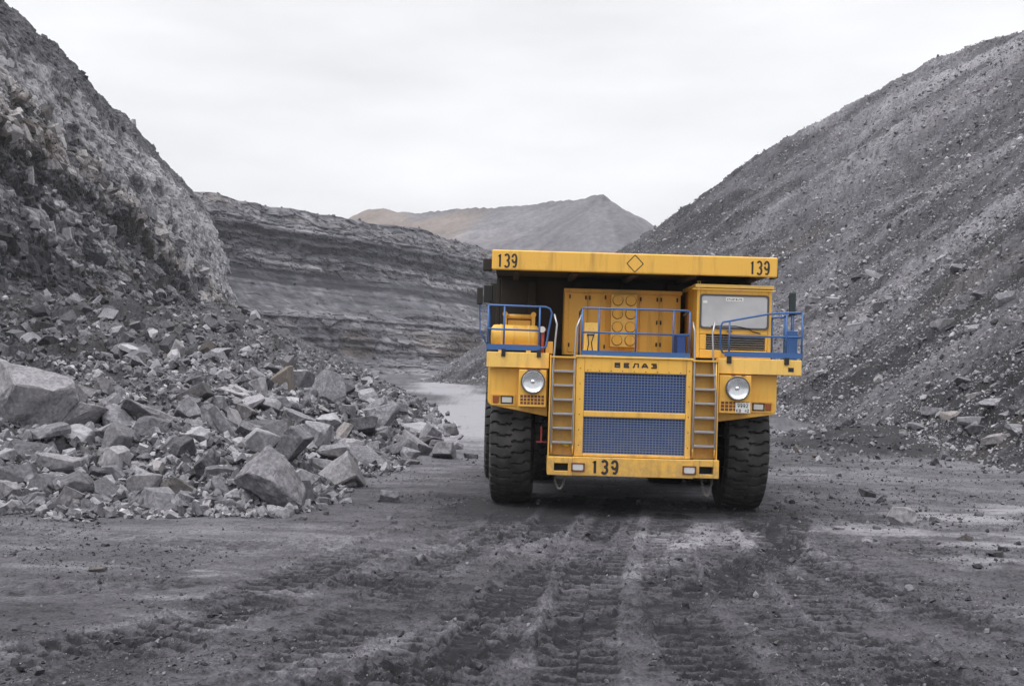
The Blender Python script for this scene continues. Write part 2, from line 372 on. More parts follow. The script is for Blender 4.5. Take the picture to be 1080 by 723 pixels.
# ------------------------------------------------------------------ spoil heap slope on the right
SF = [(16.5, -20), (17.2, 30), (17.6, 44), (18.6, 60), (19.8, 80), (19.2, 100), (14, 125), (5, 145), (-5, 165), (-14.5, 182), (-17, 192), (-16, 205), (0, 225), (30, 245), (120, 290)]
def spoil_d(X, Y):
    best = np.full(X.shape, 1e9); sg = np.ones(X.shape)
    for (ax, ay), (bx, by) in zip(SF[:-1], SF[1:]):
        ex, ey = bx - ax, by - ay; ln2 = ex * ex + ey * ey
        tt = np.clip(((X - ax) * ex + (Y - ay) * ey) / ln2, 0, 1)
        qx, qy = X - ax - tt * ex, Y - ay - tt * ey; d = np.hypot(qx, qy); nr = d < best - 1e-9
        best = np.where(nr, d, best); sg = np.where(nr, np.sign(qx * ey - qy * ex), sg)
    return best * sg
def spoil_z(X, Y):
    d = spoil_d(X, Y)
    base = np.interp(d, [-4, 0, 3, 12, 40, 64, 76, 88, 102, 125, 200], [-1.6, 0, 1.3, 7.6, 30, 49, 56.3, 60.3, 61.3, 62, 63])
    on = ss(-.5, 3, d)
    lobe = (fbm(Y * .035 + X * .004, X * .012, 3, 71) - .5) * 5.0 * ss(2, 25, d)
    # a younger tip on the near side: a ridge that runs down the slope, darker and finer than the rest
    rid = Y - (78 + .55 * (X - 20)) + (fbm(X * .08, Y * .08, 3, 72) - .5) * 14
    step = ss(6, -6, rid)
    n_ = (fbm(X * .3, Y * .3, 5, 73, .55) - .5) * 1.0 + (fbm(Y * .45 + X * .05, X * .04, 4, 77) - .5) * 1.5 + (fbm(X * .07, Y * .13, 3, 74) - .5) * 2.2
    bk, _ = blocks(X * .55, Y * .55, 75); bk2, _ = blocks(X * 1.5, Y * 1.5, 76)
    z = base + on * (lobe + n_ + step * 1.6 + bk * .32 + bk2 * .14)
    # low dirt windrow along the foot
    mx_, my_ = X - 17, Y - 50
    z = np.maximum(z, 1.15 * np.exp(-((mx_ / 5.5) ** 2 + (my_ / 6.5) ** 2)) - .25 + (fbm(X * .5, Y * .5, 3, 79) - .5) * .5 - .6 * ss(4, 9, np.hypot(mx_, my_ * .8)))
    return z - .10, d, step, bk
ys = np.concatenate([np.linspace(5, 32, 24)[:-1], 1 / np.linspace(1 / 32., 1 / 85., 250)[:-1], np.linspace(85, 260, 270)])
ts = np.concatenate([np.linspace(-.08, .50, 560)[:-1], np.linspace(.5, 1.3, 60)])
YY, TT = np.meshgrid(ys, ts, indexing='ij'); XX = (YY + 6) * TT + 2 * (YY < 100)
sz, sd_, step, bk = spoil_z(XX, YY)
fall = fbm(YY * .5, XX * .05, 4, 81)          # streaks that run down the slope
st = .40 - .22 * ss(.53, .62, fbm(YY * .11 + XX * .02, XX * .04, 5, 84, .6)) - .25 * np.exp(-(((XX - 17.5) / 5) ** 2 + ((YY - 50) / 8) ** 2)) + (fall - .5) * .28 + (fbm(XX * .05, YY * .05, 3, 82) - .5) * .45 - .13 * step + .16 * ss(35, 60, sz) + bk * .12
s_ = grid_mesh('hill', np.stack([XX, YY, sz], -1), M['spoil'], {'tone': st, 'ochre': np.clip(fbm(XX * .12, YY * .12, 3, 83) - .66, 0, 1) * .3})
tag(s_, 'tall grey spoil heap slope of loose shale right of the truck', 'hill', kind='structure')

# ------------------------------------------------------------------ left cliff face
def curve_pts(pts, n_or_s):
    P = np.array(pts, float); L = np.concatenate([[0], np.cumsum(np.hypot(*np.diff(P, axis=0).T))])
    return L, (lambda s: np.stack([np.interp(s, L, P[:, 0]), np.interp(s, L, P[:, 1])], -1))
CT = [(-84, 20), (-70, 60), (-63, 100), (-62.6, 132), (-66, 148), (-70, 182), (-76, 223), (-84.5, 278), (-88, 300)]
L, cf = curve_pts(CT, 0)
s = np.concatenate([np.linspace(0, 75, 60)[:-1], np.linspace(75, 200, 430)[:-1], np.linspace(200, L[-1], 230)])
P0 = cf(s); P1 = cf(np.minimum(s + 3, L[-1])); Pm = cf(np.maximum(s - 3, 0)); T = P1 - Pm; T /= np.hypot(T[:, 0], T[:, 1])[:, None]
NX, NY = T[:, 1], -T[:, 0]                    # towards the pit
tt = np.linspace(0, 1, 270)
prof = np.array([(-60, 49), (-14, 48), (-3, 47.5), (0, 46.5), (8.5, 36.5), (11, 31), (17, 13), (22, 8), (30, 1.5), (36, -3)], float)
PL = np.concatenate([[0], np.cumsum(np.hypot(*np.diff(prof, axis=0).T))])
tu = np.concatenate([np.linspace(0, 46, 14)[:-1], np.linspace(46, PL[-1], 256)])
off = np.interp(tu, PL, prof[:, 0]); zz = np.interp(tu, PL, prof[:, 1])
S, U = np.meshgrid(s, tu, indexing='ij'); OFF = np.interp(U, PL, prof[:, 0]); ZZ = np.interp(U, PL, prof[:, 1])
Yc = P0[:, 1][:, None] + 0 * U
zl = 24 - .15 * (Yc - 110)                    # strong bed that dips away from the camera
zl = zl + (fbm(S * .08, S * 0 + 3, 3, 91) - .5) * 5
face = ss(39, 33, ZZ) * ss(3, 9, ZZ)
topm = ss(33, 39, ZZ)
dz_l = ZZ - zl
big = (fbm(S * .05, U * .06, 4, 92) - .5) * 6.5
b4, c4 = blocks(S * 2.9, U * 3.3, 90)
b1, c1 = blocks(S * .30 + fbm(S * .2, U * .2, 2, 88) * .6, U * .38, 93); b2, c2 = blocks(S * .75, U * .85, 94); b3, c3 = blocks(S * 1.7, U * 1.9, 95)
bed = ss(-2.5, 1.2, dz_l) * ss(8, 4, dz_l)
rec = ss(-8, -4, dz_l) * ss(.6, -2.5, dz_l) * ss(.46, .58, fbm(S * .10, U * .06, 3, 89))
disp = face * (big + b1 * .55 + b2 * .26 + b3 * .10 + b4 * .03 + (fbm(S * .3, U * .35, 5, 85, .55) - .5) * 2.2) + topm * (b2 * .25 + b3 * .22 + (fbm(S * .25, U * .25, 4, 96) - .5) * 1.2) + ss(12, 5, ZZ) * b2 * .4
disp = disp + bed * face * (.7 + (c1 - .4) * .5) - rec * face * (.8 + .8 * (fbm(S * .1, U * 0, 3, 97) - .35))
top_n = ((fbm(S * .05, S * 0, 4, 98) - .5) * 4.2 + (fbm(S * .4, S * 0, 3, 99) - .5) * 1.3) * ss(30, 44, ZZ)
Z = ZZ + top_n + disp * .25 * (ZZ > 2)
O = OFF + disp
X = P0[:, 0][:, None] + NX[:, None] * O; Y = P0[:, 1][:, None] + NY[:, None] * O
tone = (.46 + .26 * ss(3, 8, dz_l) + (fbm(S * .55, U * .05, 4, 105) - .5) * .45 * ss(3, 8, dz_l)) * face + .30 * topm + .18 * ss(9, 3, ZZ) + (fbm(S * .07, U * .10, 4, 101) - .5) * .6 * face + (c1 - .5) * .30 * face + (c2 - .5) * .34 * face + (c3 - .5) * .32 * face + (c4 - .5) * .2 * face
tone = tone + face * .18 * ss(30, 33, ZZ + (fbm(S * .06, S * 0, 3, 104) - .5) * 8) - ss(-6.5, -4, dz_l) * ss(.3, -.8, dz_l) * face * (.2 + .5 * fbm(S * .2, U * .2, 3, 87)) - ss(-16, -14, dz_l) * ss(-10.5, -12, dz_l) * face * .22 * ss(.4, .55, fbm(S * .12, U * .1, 3, 86)) - .12 * ss(14, 8, ZZ) + (fbm(S * .6, U * .6, 3, 102) - .5) * .25  # shade of the ledge recesses painted into the tone as dark bands
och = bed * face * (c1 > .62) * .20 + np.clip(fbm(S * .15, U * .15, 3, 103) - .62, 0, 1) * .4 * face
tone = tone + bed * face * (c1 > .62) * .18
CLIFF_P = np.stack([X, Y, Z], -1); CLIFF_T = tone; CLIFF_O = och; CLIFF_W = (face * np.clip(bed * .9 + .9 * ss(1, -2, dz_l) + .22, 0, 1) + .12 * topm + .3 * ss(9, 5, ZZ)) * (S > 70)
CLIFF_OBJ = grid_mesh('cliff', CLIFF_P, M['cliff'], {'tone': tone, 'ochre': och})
tag(CLIFF_OBJ, 'steep grey quarry cliff of blocky broken rock on the left', 'cliff', kind='structure')

# ------------------------------------------------------------------ layered back wall
CT = [(-92, 262), (-84.5, 277), (-63, 300), (-47, 316), (-28, 348), (-8, 396), (6, 424), (22, 455), (60, 485), (140, 520)]
L, cf = curve_pts(CT, 0)
s = np.concatenate([np.linspace(0, 200, 560)[:-1], np.linspace(200, L[-1], 60)])
P0 = cf(s); T = cf(np.minimum(s + 8, L[-1])) - cf(np.maximum(s - 8, 0)); T /= np.hypot(T[:, 0], T[:, 1])[:, None]
NX, NY = T[:, 1], -T[:, 0]
prof = np.array([(-200, 49), (-30, 46.5), (-4, 45.5), (0, 44.5), (4, 38.6), (5.2, 38.3), (7, 32), (10.5, 26), (17, 20), (21, 17), (27, 14), (29, 13.6), (32, 4), (40, 0), (44, -2)], float)
PL = np.concatenate([[0], np.cumsum(np.hypot(*np.diff(prof, axis=0).T))])
i0 = PL[3]; tu = np.concatenate([np.linspace(0, i0 - 1, 16)[:-1], np.linspace(i0 - 1, PL[-1], 190)])
S, U = np.meshgrid(s, tu, indexing='ij'); OFF = np.interp(U, PL, prof[:, 0]); ZZ = np.interp(U, PL, prof[:, 1])
fa = ss(46, 43, ZZ)
wob = (fbm(S * .02, U * .05, 3, 111) - .5) * 1.6 + (fbm(S * .2, U * .1, 3, 110) - .5) * .5
ZS = ZZ + wob + .018 * (S - 60)               # coordinate of the dipping beds
b1, c1 = blocks(S * .16, U * .34, 112); b2, c2 = blocks(S * .42, U * .9, 113)
disp = fa * ((fbm(S * .03, U * .03, 4, 114) - .5) * 4.5 + b1 * .9 + b2 * .45 + (vn(ZS * 1.1, S * .004, 115) - .5) * 1.3 + (fbm(S * .16, U * .01, 3, 116) - .5) * 2.2)
tal = ss(28, 24, ZZ) * ss(14, 17, ZZ)
disp = disp * (1 - .75 * tal) + tal * ((fbm(S * .05, S * 0, 3, 117) - .45) * 9)
Z = ZZ + ((fbm(S * .04, S * 0, 4, 118) - .5) * 3.4 + (fbm(S * .3, S * 0, 3, 119) - .5) * 1.0) * ss(34, 44, ZZ)
X = P0[:, 0][:, None] + NX[:, None] * (OFF + disp); Y = P0[:, 1][:, None] + NY[:, None] * (OFF + disp)
def band(c, w_, soft=.5): return ss(c - w_ - soft, c - w_ + soft, ZS) * ss(c + w_ + soft, c + w_ - soft, ZS)
brk = fbm(S * .06, U * .12, 4, 121)
tone = .46 + .10 * band(41.5, 2.4) + .32 * band(38.2, .35, .2) * ss(.35, .5, brk) - .20 * band(34.5, 3.2) + .34 * band(28.8, 1.6) * ss(.36, .52, brk) - .24 * band(24.6, 1.6) + .06 * band(21.2, 1.0) * ss(.4, .6, brk) \
    - .42 * (band(36.4, .4, .2) + band(31.9, .45, .2) + band(26.3, .5, .25) + band(22.9, .4, .2) + band(33.8, .3, .15) + band(40.2, .3, .15)) * ss(.34, .46, brk) - .10 * tal + .5 * (fbm(S * .35, U * .5, 4, 125) - .5) + .16 * ss(13, 11, ZZ) * ss(3, 6, ZZ) * ss(.4, .6, brk) + .10 * ss(3, 0, ZZ) + (vn(ZS * 1.7, S * .012, 122) - .5) * .20 + (brk - .5) * .30 + (c2 - .5) * .16 + (fbm(S * .9, U * .06, 3, 124) - .5) * .30
och = band(42.5, 1.6) * .14 * ss(.45, .6, brk) + ss(13, 10, ZZ) * ss(3, 5, ZZ) * ss(.5, .62, fbm(S * .08, U * .2, 3, 123)) * .16
WALL_P = np.stack([X, Y, Z], -1); WALL_T = tone; WALL_O = och; WALL_W = .12 + .9 * band(28.8, 2.6) + .7 * ss(38, 39, ZZ) * ss(46, 45, ZZ) + .4 * band(38.2, .6) + .5 * ss(18, 14, ZZ)
WALL_OBJ = grid_mesh('cliff', WALL_P, M['wall'], {'tone': tone, 'ochre': och})
tag(WALL_OBJ, 'distant layered pit wall with pale and dark rock beds', 'cliff', kind='structure')

# ------------------------------------------------------------------ far conical spoil heap
RG = [(-104, 720), (-92, 690), (-60, 655), (-35, 640), (0, 622), (30, 606), (47, 600)]      # ridge line, then the slope falls from its end
RZ = [99, 98, 93, 93, 95, 96, 98.5]
gx = np.linspace(-260, 330, 260); gy = np.linspace(430, 900, 190)
YY, XX = np.meshgrid(gy, gx, indexing='ij'); hz = np.full(XX.shape, -50.)
for i in range(len(RG) - 1):
    (ax, ay), (bx, by) = RG[i], RG[i + 1]; ex, ey = bx - ax, by - ay
    tt = np.clip(((XX - ax) * ex + (YY - ay) * ey) / (ex * ex + ey * ey), 0, 1)
    hz = np.maximum(hz, RZ[i] + (RZ[i + 1] - RZ[i]) * tt - np.hypot(XX - ax - tt * ex, YY - ay - tt * ey) * .66)
rim = ss(80, 100, hz)
hz = hz + (fbm(XX * .02, YY * .02, 4, 131) - .5) * 9 * (1 - .6 * rim) + (fbm(XX * .09, YY * .09, 4, 132) - .5) * 3.0
gul = fbm(np.arctan2(YY - 600, XX - 47) * 9, np.hypot(XX - 47, YY - 600) * .01, 3, 133)
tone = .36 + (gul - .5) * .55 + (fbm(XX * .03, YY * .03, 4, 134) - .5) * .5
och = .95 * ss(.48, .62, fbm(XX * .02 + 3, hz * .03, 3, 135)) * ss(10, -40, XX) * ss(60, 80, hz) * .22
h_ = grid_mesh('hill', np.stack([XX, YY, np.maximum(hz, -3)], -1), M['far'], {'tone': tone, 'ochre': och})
tag(h_, 'hazy conical spoil hill far behind the pit wall', 'hill', kind='structure')
# ------------------------------------------------------------------ truck materials
def paint(name, base, dirt, rough=.42, grime=.95):
    m, t, p = mat_new(name)
    v = N(t, 'ShaderNodeTexCoord').outputs['Object']
    n1 = noise(t, v, 1.4, 6, .6); n2 = noise(t, v, 22, 5, .7)
    mpn = N(t, 'ShaderNodeMapping'); mpn.inputs['Scale'].default_value = (4.5, 4.5, .5); t.links.new(v, mpn.inputs[0])
    n3 = noise(t, mpn.outputs[0], 1.3, 5, .6)              # runs of dirt down the panels
    fade = mixc(t, mth(t, 'MULTIPLY', n1, .35), base, tuple(min(1, c * 1.12 + .02) for c in base))
    k = rampn(t, n3, [(.52, (0, 0, 0)), (.78, (1, 1, 1))])
    k2 = rampn(t, n2, [(.58, (0, 0, 0)), (.68, (1, 1, 1))])
    k3 = rampn(t, n1, [(.45, (0, 0, 0)), (.75, (1, 1, 1))])
    sx_ = N(t, 'ShaderNodeSeparateXYZ'); t.links.new(v, sx_.inputs[0])
    low = N(t, 'ShaderNodeMapRange'); low.inputs['From Min'].default_value = 2.6; low.inputs['From Max'].default_value = .8; t.links.new(sx_.outputs['Z'], low.inputs['Value'])
    n4 = noise(t, v, 5.5, 7, .7)                             # road dust thrown up over the lower panels
    dust = mth(t, 'MULTIPLY', low.outputs[0], rampn(t, n4, [(.34, (0, 0, 0)), (.72, (1, 1, 1))]))
    fade = mixc(t, mth(t, 'MULTIPLY', dust, .8), fade, (.20, .165, .12))
    f = mth(t, 'MULTIPLY', mth(t, 'MAXIMUM', mth(t, 'MULTIPLY', k, .5), mth(t, 'MULTIPLY', mth(t, 'MULTIPLY', k2, k3), .9)), grime)
    c = mixc(t, f, fade, dirt)
    t.links.new(c, p.inputs['Base Color'])
    t.links.new(mth(t, 'MULTIPLY_ADD', n1, .3, rough - .1), p.inputs['Roughness'])
    t.links.new(bump(t, n2, .12, .004), p.inputs['Normal'])
    return m
def plain(name, c, rough=.5, metal=0, var=.25, scale=14):
    m, t, p = mat_new(name)
    v = N(t, 'ShaderNodeTexCoord').outputs['Object']; n = noise(t, v, scale, 5, .6)
    t.links.new(mixc(t, mth(t, 'MULTIPLY', n, var * 2), c, tuple(x * .5 for x in c)), p.inputs['Base Color'])
    p.inputs['Roughness'].default_value = rough; p.inputs['Metallic'].default_value = metal
    t.links.new(bump(t, n, .1, .003), p.inputs['Normal'])
    return m
M['yel'] = paint('yellow paint', (.78, .435, .068), (.20, .105, .035))
M['yel2'] = paint('pale worn yellow paint', (.80, .50, .12), (.25, .14, .06))
M['yeld'] = paint('ladder yellow paint', (.70, .385, .065), (.16, .09, .04), grime=.8)
M['blue'] = paint('blue paint', (.032, .105, .29), (.12, .12, .15), .4, .35)
M['blued'] = paint('dusty blue core', (.018, .062, .27), (.07, .06, .05), .8, .9)
M['steel'] = plain('worn steel', (.42, .41, .42), .38, .55)
M['chainsteel'] = plain('rusty chain steel', (.12, .11, .10), .6, .3)
M['mesh'] = plain('grille wire', (.20, .26, .38), .5, .2)
M['dark'] = plain('dark grimy steel', (.020, .018, .016), .75)
M['soot'] = plain('sooty body steel', (.030, .025, .020), .8)
M['black'] = plain('black paint', (.012, .012, .013), .5)
M['stencil'] = plain('stencil black', (.030, .022, .015), .6)
M['gasket'] = plain('rubber gasket', (.10, .085, .08), .6)
M['white'] = plain('white enamel', (.75, .75, .73), .45, 0, .08)
M['amber'] = plain('amber lens', (.30, .075, .02), .25)
M['maroon'] = plain('red brown primer', (.17, .045, .025), .6)
M['red'] = plain('red paint', (.40, .05, .04), .5)
M['chrome'] = plain('silvered reflector', (.74, .75, .77), .22, 1.0, .03)
M['rim'] = plain('dusty rim steel', (.45, .26, .06), .6)
def glass_mat(name, tint, alpha):
    m, t, p = mat_new(name)
    p.inputs['Base Color'].default_value = (*tint, 1); p.inputs['Roughness'].default_value = .06
    p.inputs['Specular IOR Level'].default_value = .9; p.inputs['Alpha'].default_value = alpha
    return m
M['lens'] = glass_mat('lamp lens glass', (.8, .84, .86), .16)
M['lampw'] = plain('frosted lamp glass', (.62, .63, .62), .2, 0, .2, 30)
m, t, p = mat_new('sky-pale dusty windscreen glass')      # mirrored sky put into the pale base colour, plus a film of dust
v = N(t, 'ShaderNodeTexCoord').outputs['Object']
p.inputs['Base Color'].default_value = (.56, .555, .57, 1)
t.links.new(rampn(t, noise(t, v, 1.6, 4), [(.3, (.46, .46, .47)), (.7, (.60, .59, .60))]), p.inputs['Base Color'])
p.inputs['Roughness'].default_value = .08; p.inputs['Specular IOR Level'].default_value = .8; p.inputs['Alpha'].default_value = .84
M['wind'] = m
m, t, p = mat_new('tyre rubber')
v = N(t, 'ShaderNodeTexCoord').outputs['Object']
n1 = noise(t, v, 2.2, 6, .65); n2 = noise(t, v, 26, 4)
c = mixc(t, rampn(t, n1, [(.42, (0, 0, 0)), (.7, (1, 1, 1))]), (.018, .018, .019), (.07, .067, .068))
t.links.new(mixc(t, mth(t, 'MULTIPLY', n2, .4), c, (.035, .033, .033)), p.inputs['Base Color'])
p.inputs['Roughness'].default_value = .8; t.links.new(bump(t, n2, .3, .01), p.inputs['Normal'])
M['tyre'] = m

# ------------------------------------------------------------------ the dump truck
truck = bpy.data.objects.new('dump_truck', None); col.objects.link(truck)
tag(truck, 'huge yellow mining dump truck with blue railings and number 139', 'dump truck')
truck.location = (2.65, 23.5, 0)
TK = truck
def arc(cx, cy, rx, ry, a0, a1, n=10):
    return [(cx + rx * math.cos(R(a0 + (a1 - a0) * i / n)), cy + ry * math.sin(R(a0 + (a1 - a0) * i / n))) for i in range(n + 1)]
def glyph(ch):
    """strokes in a 1 x 1 cell"""
    if ch == '1': return [[(.30, .80), (.55, .98), (.55, .0)]]
    if ch == '3': return [arc(.46, .74, .38, .25, 150, -62), arc(.46, .26, .40, .26, 62, -150), [(.40, .51), (.62, .51)]]
    if ch == '9': return [arc(.48, .68, .37, .31, 8, 165), arc(.48, .68, .37, .31, 195, 352), [(.85, .74), (.85, .40), (.78, .16), (.60, .02), (.24, .06)]]
    if ch == '2': return [arc(.48, .70, .38, .29, 165, -35) + [(.10, .03)], [(.10, .04), (.90, .04)]]
    if ch == '4': return [[(.70, 0), (.70, 1), (.08, .30), (.95, .30)]]
    if ch == 'Б': return [[(.88, .94), (.1, .94), (.1, .06), (.85, .06), (.85, .54), (.1, .54)]]
    if ch == 'Е': return [[(.88, .94), (.1, .94), (.1, .06), (.88, .06)], [(.1, .5), (.8, .5)]]
    if ch == 'Л': return [[(.03, .06), (.22, .10), (.34, .94), (.88, .94), (.88, 0)]]
    if ch == 'А': return [[(.05, 0), (.42, .94), (.58, .94), (.95, 0)], [(.22, .32), (.8, .32)]]
    if ch == 'З': return [[(.10, .94), (.88, .94), (.88, .52), (.35, .52)], [(.88, .52), (.88, .06), (.1, .06)]]
    if ch == 'К': return [[(.12, 0), (.12, 1)], [(.88, 1), (.15, .5), (.9, 0)]]
    if ch == 'В': return [[(.12, .03), (.12, .97), (.75, .94), (.75, .54), (.12, .54)], [(.75, .54), (.86, .3), (.8, .04), (.12, .04)]]
    return [[(.3, .5), (.7, .5)]]
def write(mb, text, x, y, z, cw, chh, gap, sw):
    for i, ch in enumerate(text):
        if ch == ' ': continue
        for k, st_ in enumerate(glyph(ch)):
            mb.ribbon([((x + i * (cw + gap)) + px * cw, z + pz * chh) for px, pz in st_], sw, (0, y - k * .0006, 0), (1, 0, 0), (0, 0, 1), (0, -1, 0), .003)
def rrect(x0, x1, z0, z1, r, n=5):
    out_ = []
    for cx, cz, a in ((x1 - r, z1 - r, 0), (x0 + r, z1 - r, 90), (x0 + r, z0 + r, 180), (x1 - r, z0 + r, 270)):
        out_ += arc(cx, cz, r, r, a, a + 90, n)
    return out_
def frame_plate(mb, x0, x1, z0, z1, hx0, hx1, hz0, hz1, y0, y1):
    """plate with a rectangular opening, out of four butted boxes"""
    mb.box(x0, hx0, y0, y1, z0, z1); mb.box(hx1, x1, y0, y1, z0, z1); mb.box(hx0, hx1, y0, y1, z0, hz0); mb.box(hx0, hx1, y0, y1, hz1, z1)
    return mb

# --- chassis and what is dark underneath
mb = MB()
for sx in (-1, 1):
    mb.box(sx * .72 - .17, sx * .72 + .17, .5, 9.0, 1.15, 1.85)
mb.box(-.55, .55, .9, 2.9, .95, 3.05); mb.box(-1.7, 1.7, 2.2, 2.6, 1.15, 1.75); mb.box(-.9, .9, 3.2, 5.2, 1.2, 2.1)
mb.lathe([(.42, -2.0), (.62, -.6), (.75, 0), (.62, .6), (.42, 2.0)], (0, 7.75, 1.5), 'x', 20)
mb.box(-1.75, 1.75, .65, 1.9, 1.9, 3.3); mb.box(-3.05, -1.0, 1.9, 2.75, 3.05, 3.40); mb.box(1.0, 3.05, 1.9, 2.75, 3.05, 3.40)
for sx in (-1, 1):
    mb.lathe([(.16, 1.2), (.16, 2.3), (.22, 2.3), (.22, 3.1)], (sx * 1.55, 2.4, 0), 'z', 16)
mb.build('chassis', M['dark'], TK, .02)

# --- wheels
def tyre_mesh(Rt, W, nl, name, parent):
    pr = [(Rt * .56, -W * .36), (Rt * .62, -W * .44), (Rt * .74, -W * .5), (Rt * .86, -W * .505), (Rt * .93, -W * .485), (Rt * .965, -W * .46)]
    tread = [(Rt * (1 - .028 * abs(u / .45) ** 3), u * W) for u in np.linspace(-.45, .45, 25)]
    pr = pr + tread + [(a, -b) for a, b in reversed(pr)]
    pr = np.array(pr); na = nl * 12
    th_ = np.linspace(0, 2 * np.pi, na + 1)[:, None]; rad = pr[:, 0][None]; xx = pr[:, 1][None] / W
    side = (xx > 0) * .5
    ph = (th_ * nl / (2 * np.pi) + side + np.sin(np.abs(xx) * 21) * .10 * (np.abs(xx) > .05) + .55 * np.abs(xx)) % 1
    grv = ((ph < .17) & (np.abs(xx) < .462) & (np.abs(xx) > .035)) | ((ph < .17) & (np.abs(xx) >= .455) & (np.abs(xx) < .49) & (rad > Rt * .92))
    grv = grv | ((np.abs(xx) < .03) & (ph % 1 > .9))
    rr = rad - .075 * grv
    P = np.stack([np.broadcast_to(pr[:, 1][None], rr.shape), rr * np.cos(th_), rr * np.sin(th_)], -1)
    o = grid_mesh(name, P, M['tyre'], {}, False); o.parent = parent
    return o
def rim_mb(W, Rt, s_):
    k = MB()
    k.lathe([(Rt * .58, s_ * W * .40), (Rt * .54, s_ * W * .44), (Rt * .52, s_ * W * .30), (Rt * .42, s_ * W * .16), (Rt * .24, s_ * W * .14), (Rt * .22, s_ * W * .34), (Rt * .10, s_ * W * .36), (0.001, s_ * W * .36)], (0, 0, 0), 'x', 40, False)
    for i in range(16):
        a = i * math.pi / 8; c_, d_ = Rt * .33 * math.cos(a), Rt * .33 * math.sin(a)
        k.lathe([(.035, s_ * W * .15), (.035, s_ * W * .21)], (0, c_, d_), 'x', 6)
    return k
RT, WT = 1.53, .97
def wheel(x, y, s_, rz=0, first=None):
    wn = bpy.data.objects.new('wheel', None); col.objects.link(wn); wn.parent = TK; wn.location = (x, y, RT - .03); wn.rotation_euler = (random.uniform(0, .2), 0, rz)
    if first:
        for ch in first.children:
            c_ = ch.copy(); col.objects.link(c_); c_.parent = wn
            if s_ != first['side']: c_.scale = (-1, 1, 1)
    else:
        tyre_mesh(RT, WT, 38, 'tyre', wn); rim_mb(WT, RT, s_).build('rim', M['rim'], wn)
        wn['side'] = s_
    return wn
w0 = wheel(-2.56, 2.4, -1, R(-2)); wheel(2.72, 2.4, 1, R(-2), w0)
for xo, s_ in ((-2.84, -1), (-1.78, -1), (1.78, 1), (2.84, 1)): wheel(xo, 7.75, s_, 0, w0)

# --- dump body with canopy
mb = MB()
pf = [(2.85, 5.26), (9.4, 5.05), (10.2, 4.3), (7.0, 2.15), (3.35, 2.55), (2.85, 3.6)]
mb.prism(pf, 'x', -3.06, -2.96); mb.prism(pf, 'x', 2.96, 3.06)
mb.prism([(2.85, 5.262), (2.97, 5.262), (3.02, 3.62), (3.45, 2.63), (7.0, 2.25), (10.1, 4.3), (10.2, 4.3), (7.0, 2.152), (3.35, 2.552), (2.852, 3.6)], 'x', -2.958, 2.958)
body = mb.build('dump_body', M['soot'], TK, .02)
mb = MB()
for y in (3.6, 4.7, 5.8, 6.9, 8.0, 9.0):
    zt = 5.2 - (y - 2.85) * .03
    mb.box(-3.22, -3.062, y - .13, y + .13, 2.75 if y < 7 else 3.4, zt); mb.box(3.062, 3.22, y - .13, y + .13, 2.75 if y < 7 else 3.4, zt)
for x in (-2.2, -1.1, 0, 1.1, 2.2): mb.box(x - .09, x + .09, 2.70, 2.848, 3.0, 5.2)
mb.build('rib', M['soot'], body, .015)
mb = MB(); mb.box(-3.06, 3.04, .60, 2.84, 5.30, 5.44); mb.box(-3.05, 3.05, 2.842, 3.1, 5.264, 5.44)
for x in (-2.6, -1.3, 0, 1.3, 2.6): mb.box(x - .07, x + .07, .62, 2.83, 5.2, 5.298)
mb.box(-3.34, -3.142, .9, 1.3, 5.27, 5.52); mb.box(3.112, 3.22, .9, 1.3, 5.27, 5.5)
mb.build('canopy_deck', M['soot'], body, .01)
lip = MB().box(-3.14, 3.11, .5, .598, 5.25, 5.685).build('canopy_front', M['yel'], body, .025)
mb = MB().box(-3.12, 3.09, .6, .9, 5.66, 5.684).build('canopy_edge', M['yel'], body)
for a in (-3.03, 2.49):
    mb = MB(); write(mb, '139', a, .4985, 5.31, .122, .282, .038, .042); mb.build('number_marking', M['stencil'], body)
mb = MB(); d_ = [(-.19, 5.465), (-.015, 5.655), (.17, 5.465), (-.015, 5.28), (-.19, 5.465)]
for a, b in zip(d_[:-1], d_[1:]): mb.ribbon([a, b], .018, (0, .4985, 0), (1, 0, 0), (0, 0, 1), (0, -1, 0))
mb.build('diamond_emblem', M['stencil'], body)
for x in (-1.9, -.95, 1.25): MB().box(x - .004, x + .004, .4975, .5, 5.26, 5.675).build('weld_seam', M['yeld'], body)

# --- front bumper
bp = MB()
frame_plate(bp, -1.82, -1.28, .86, 1.25, -1.68, -1.38, .955, 1.115, 0, .12)
frame_plate(bp, 1.30, 1.84, .88, 1.27, 1.42, 1.72, .965, 1.125, 0, .12)
bp.box(-1.28, 1.30, 0, .12, .865, 1.26); bp.box(-1.82, 1.84, .12, .62, 1.12, 1.24); bp.box(-1.82, -1.74, .12, .62, .87, 1.118); bp.box(1.76, 1.84, .12, .62, .87, 1.118)
bumper = bp.build('front_bumper', M['yel'], TK, .012)
MB().box(-1.72, 1.74, .3, .34, .9, 1.11).build('backing_plate', M['black'], bumper)
mb = MB(); write(mb, '139', -.89, -.0015, .925, .15, .27, .065, .056); mb.build('number_marking', M['stencil'], bumper)
for x0 in (-1.315, 1.06):
    mb = MB(); frame_plate(mb, x0, x0 + .29, .955, 1.135, x0 + .03, x0 + .26, .98, 1.11, -.03, -.001); lf = mb.build('fog_lamp', M['maroon'], TK)
    MB().prism(rrect(x0 + .032, x0 + .258, .982, 1.108, .035), 'y', -.022, -.004).build('lens', M['lampw'], lf)
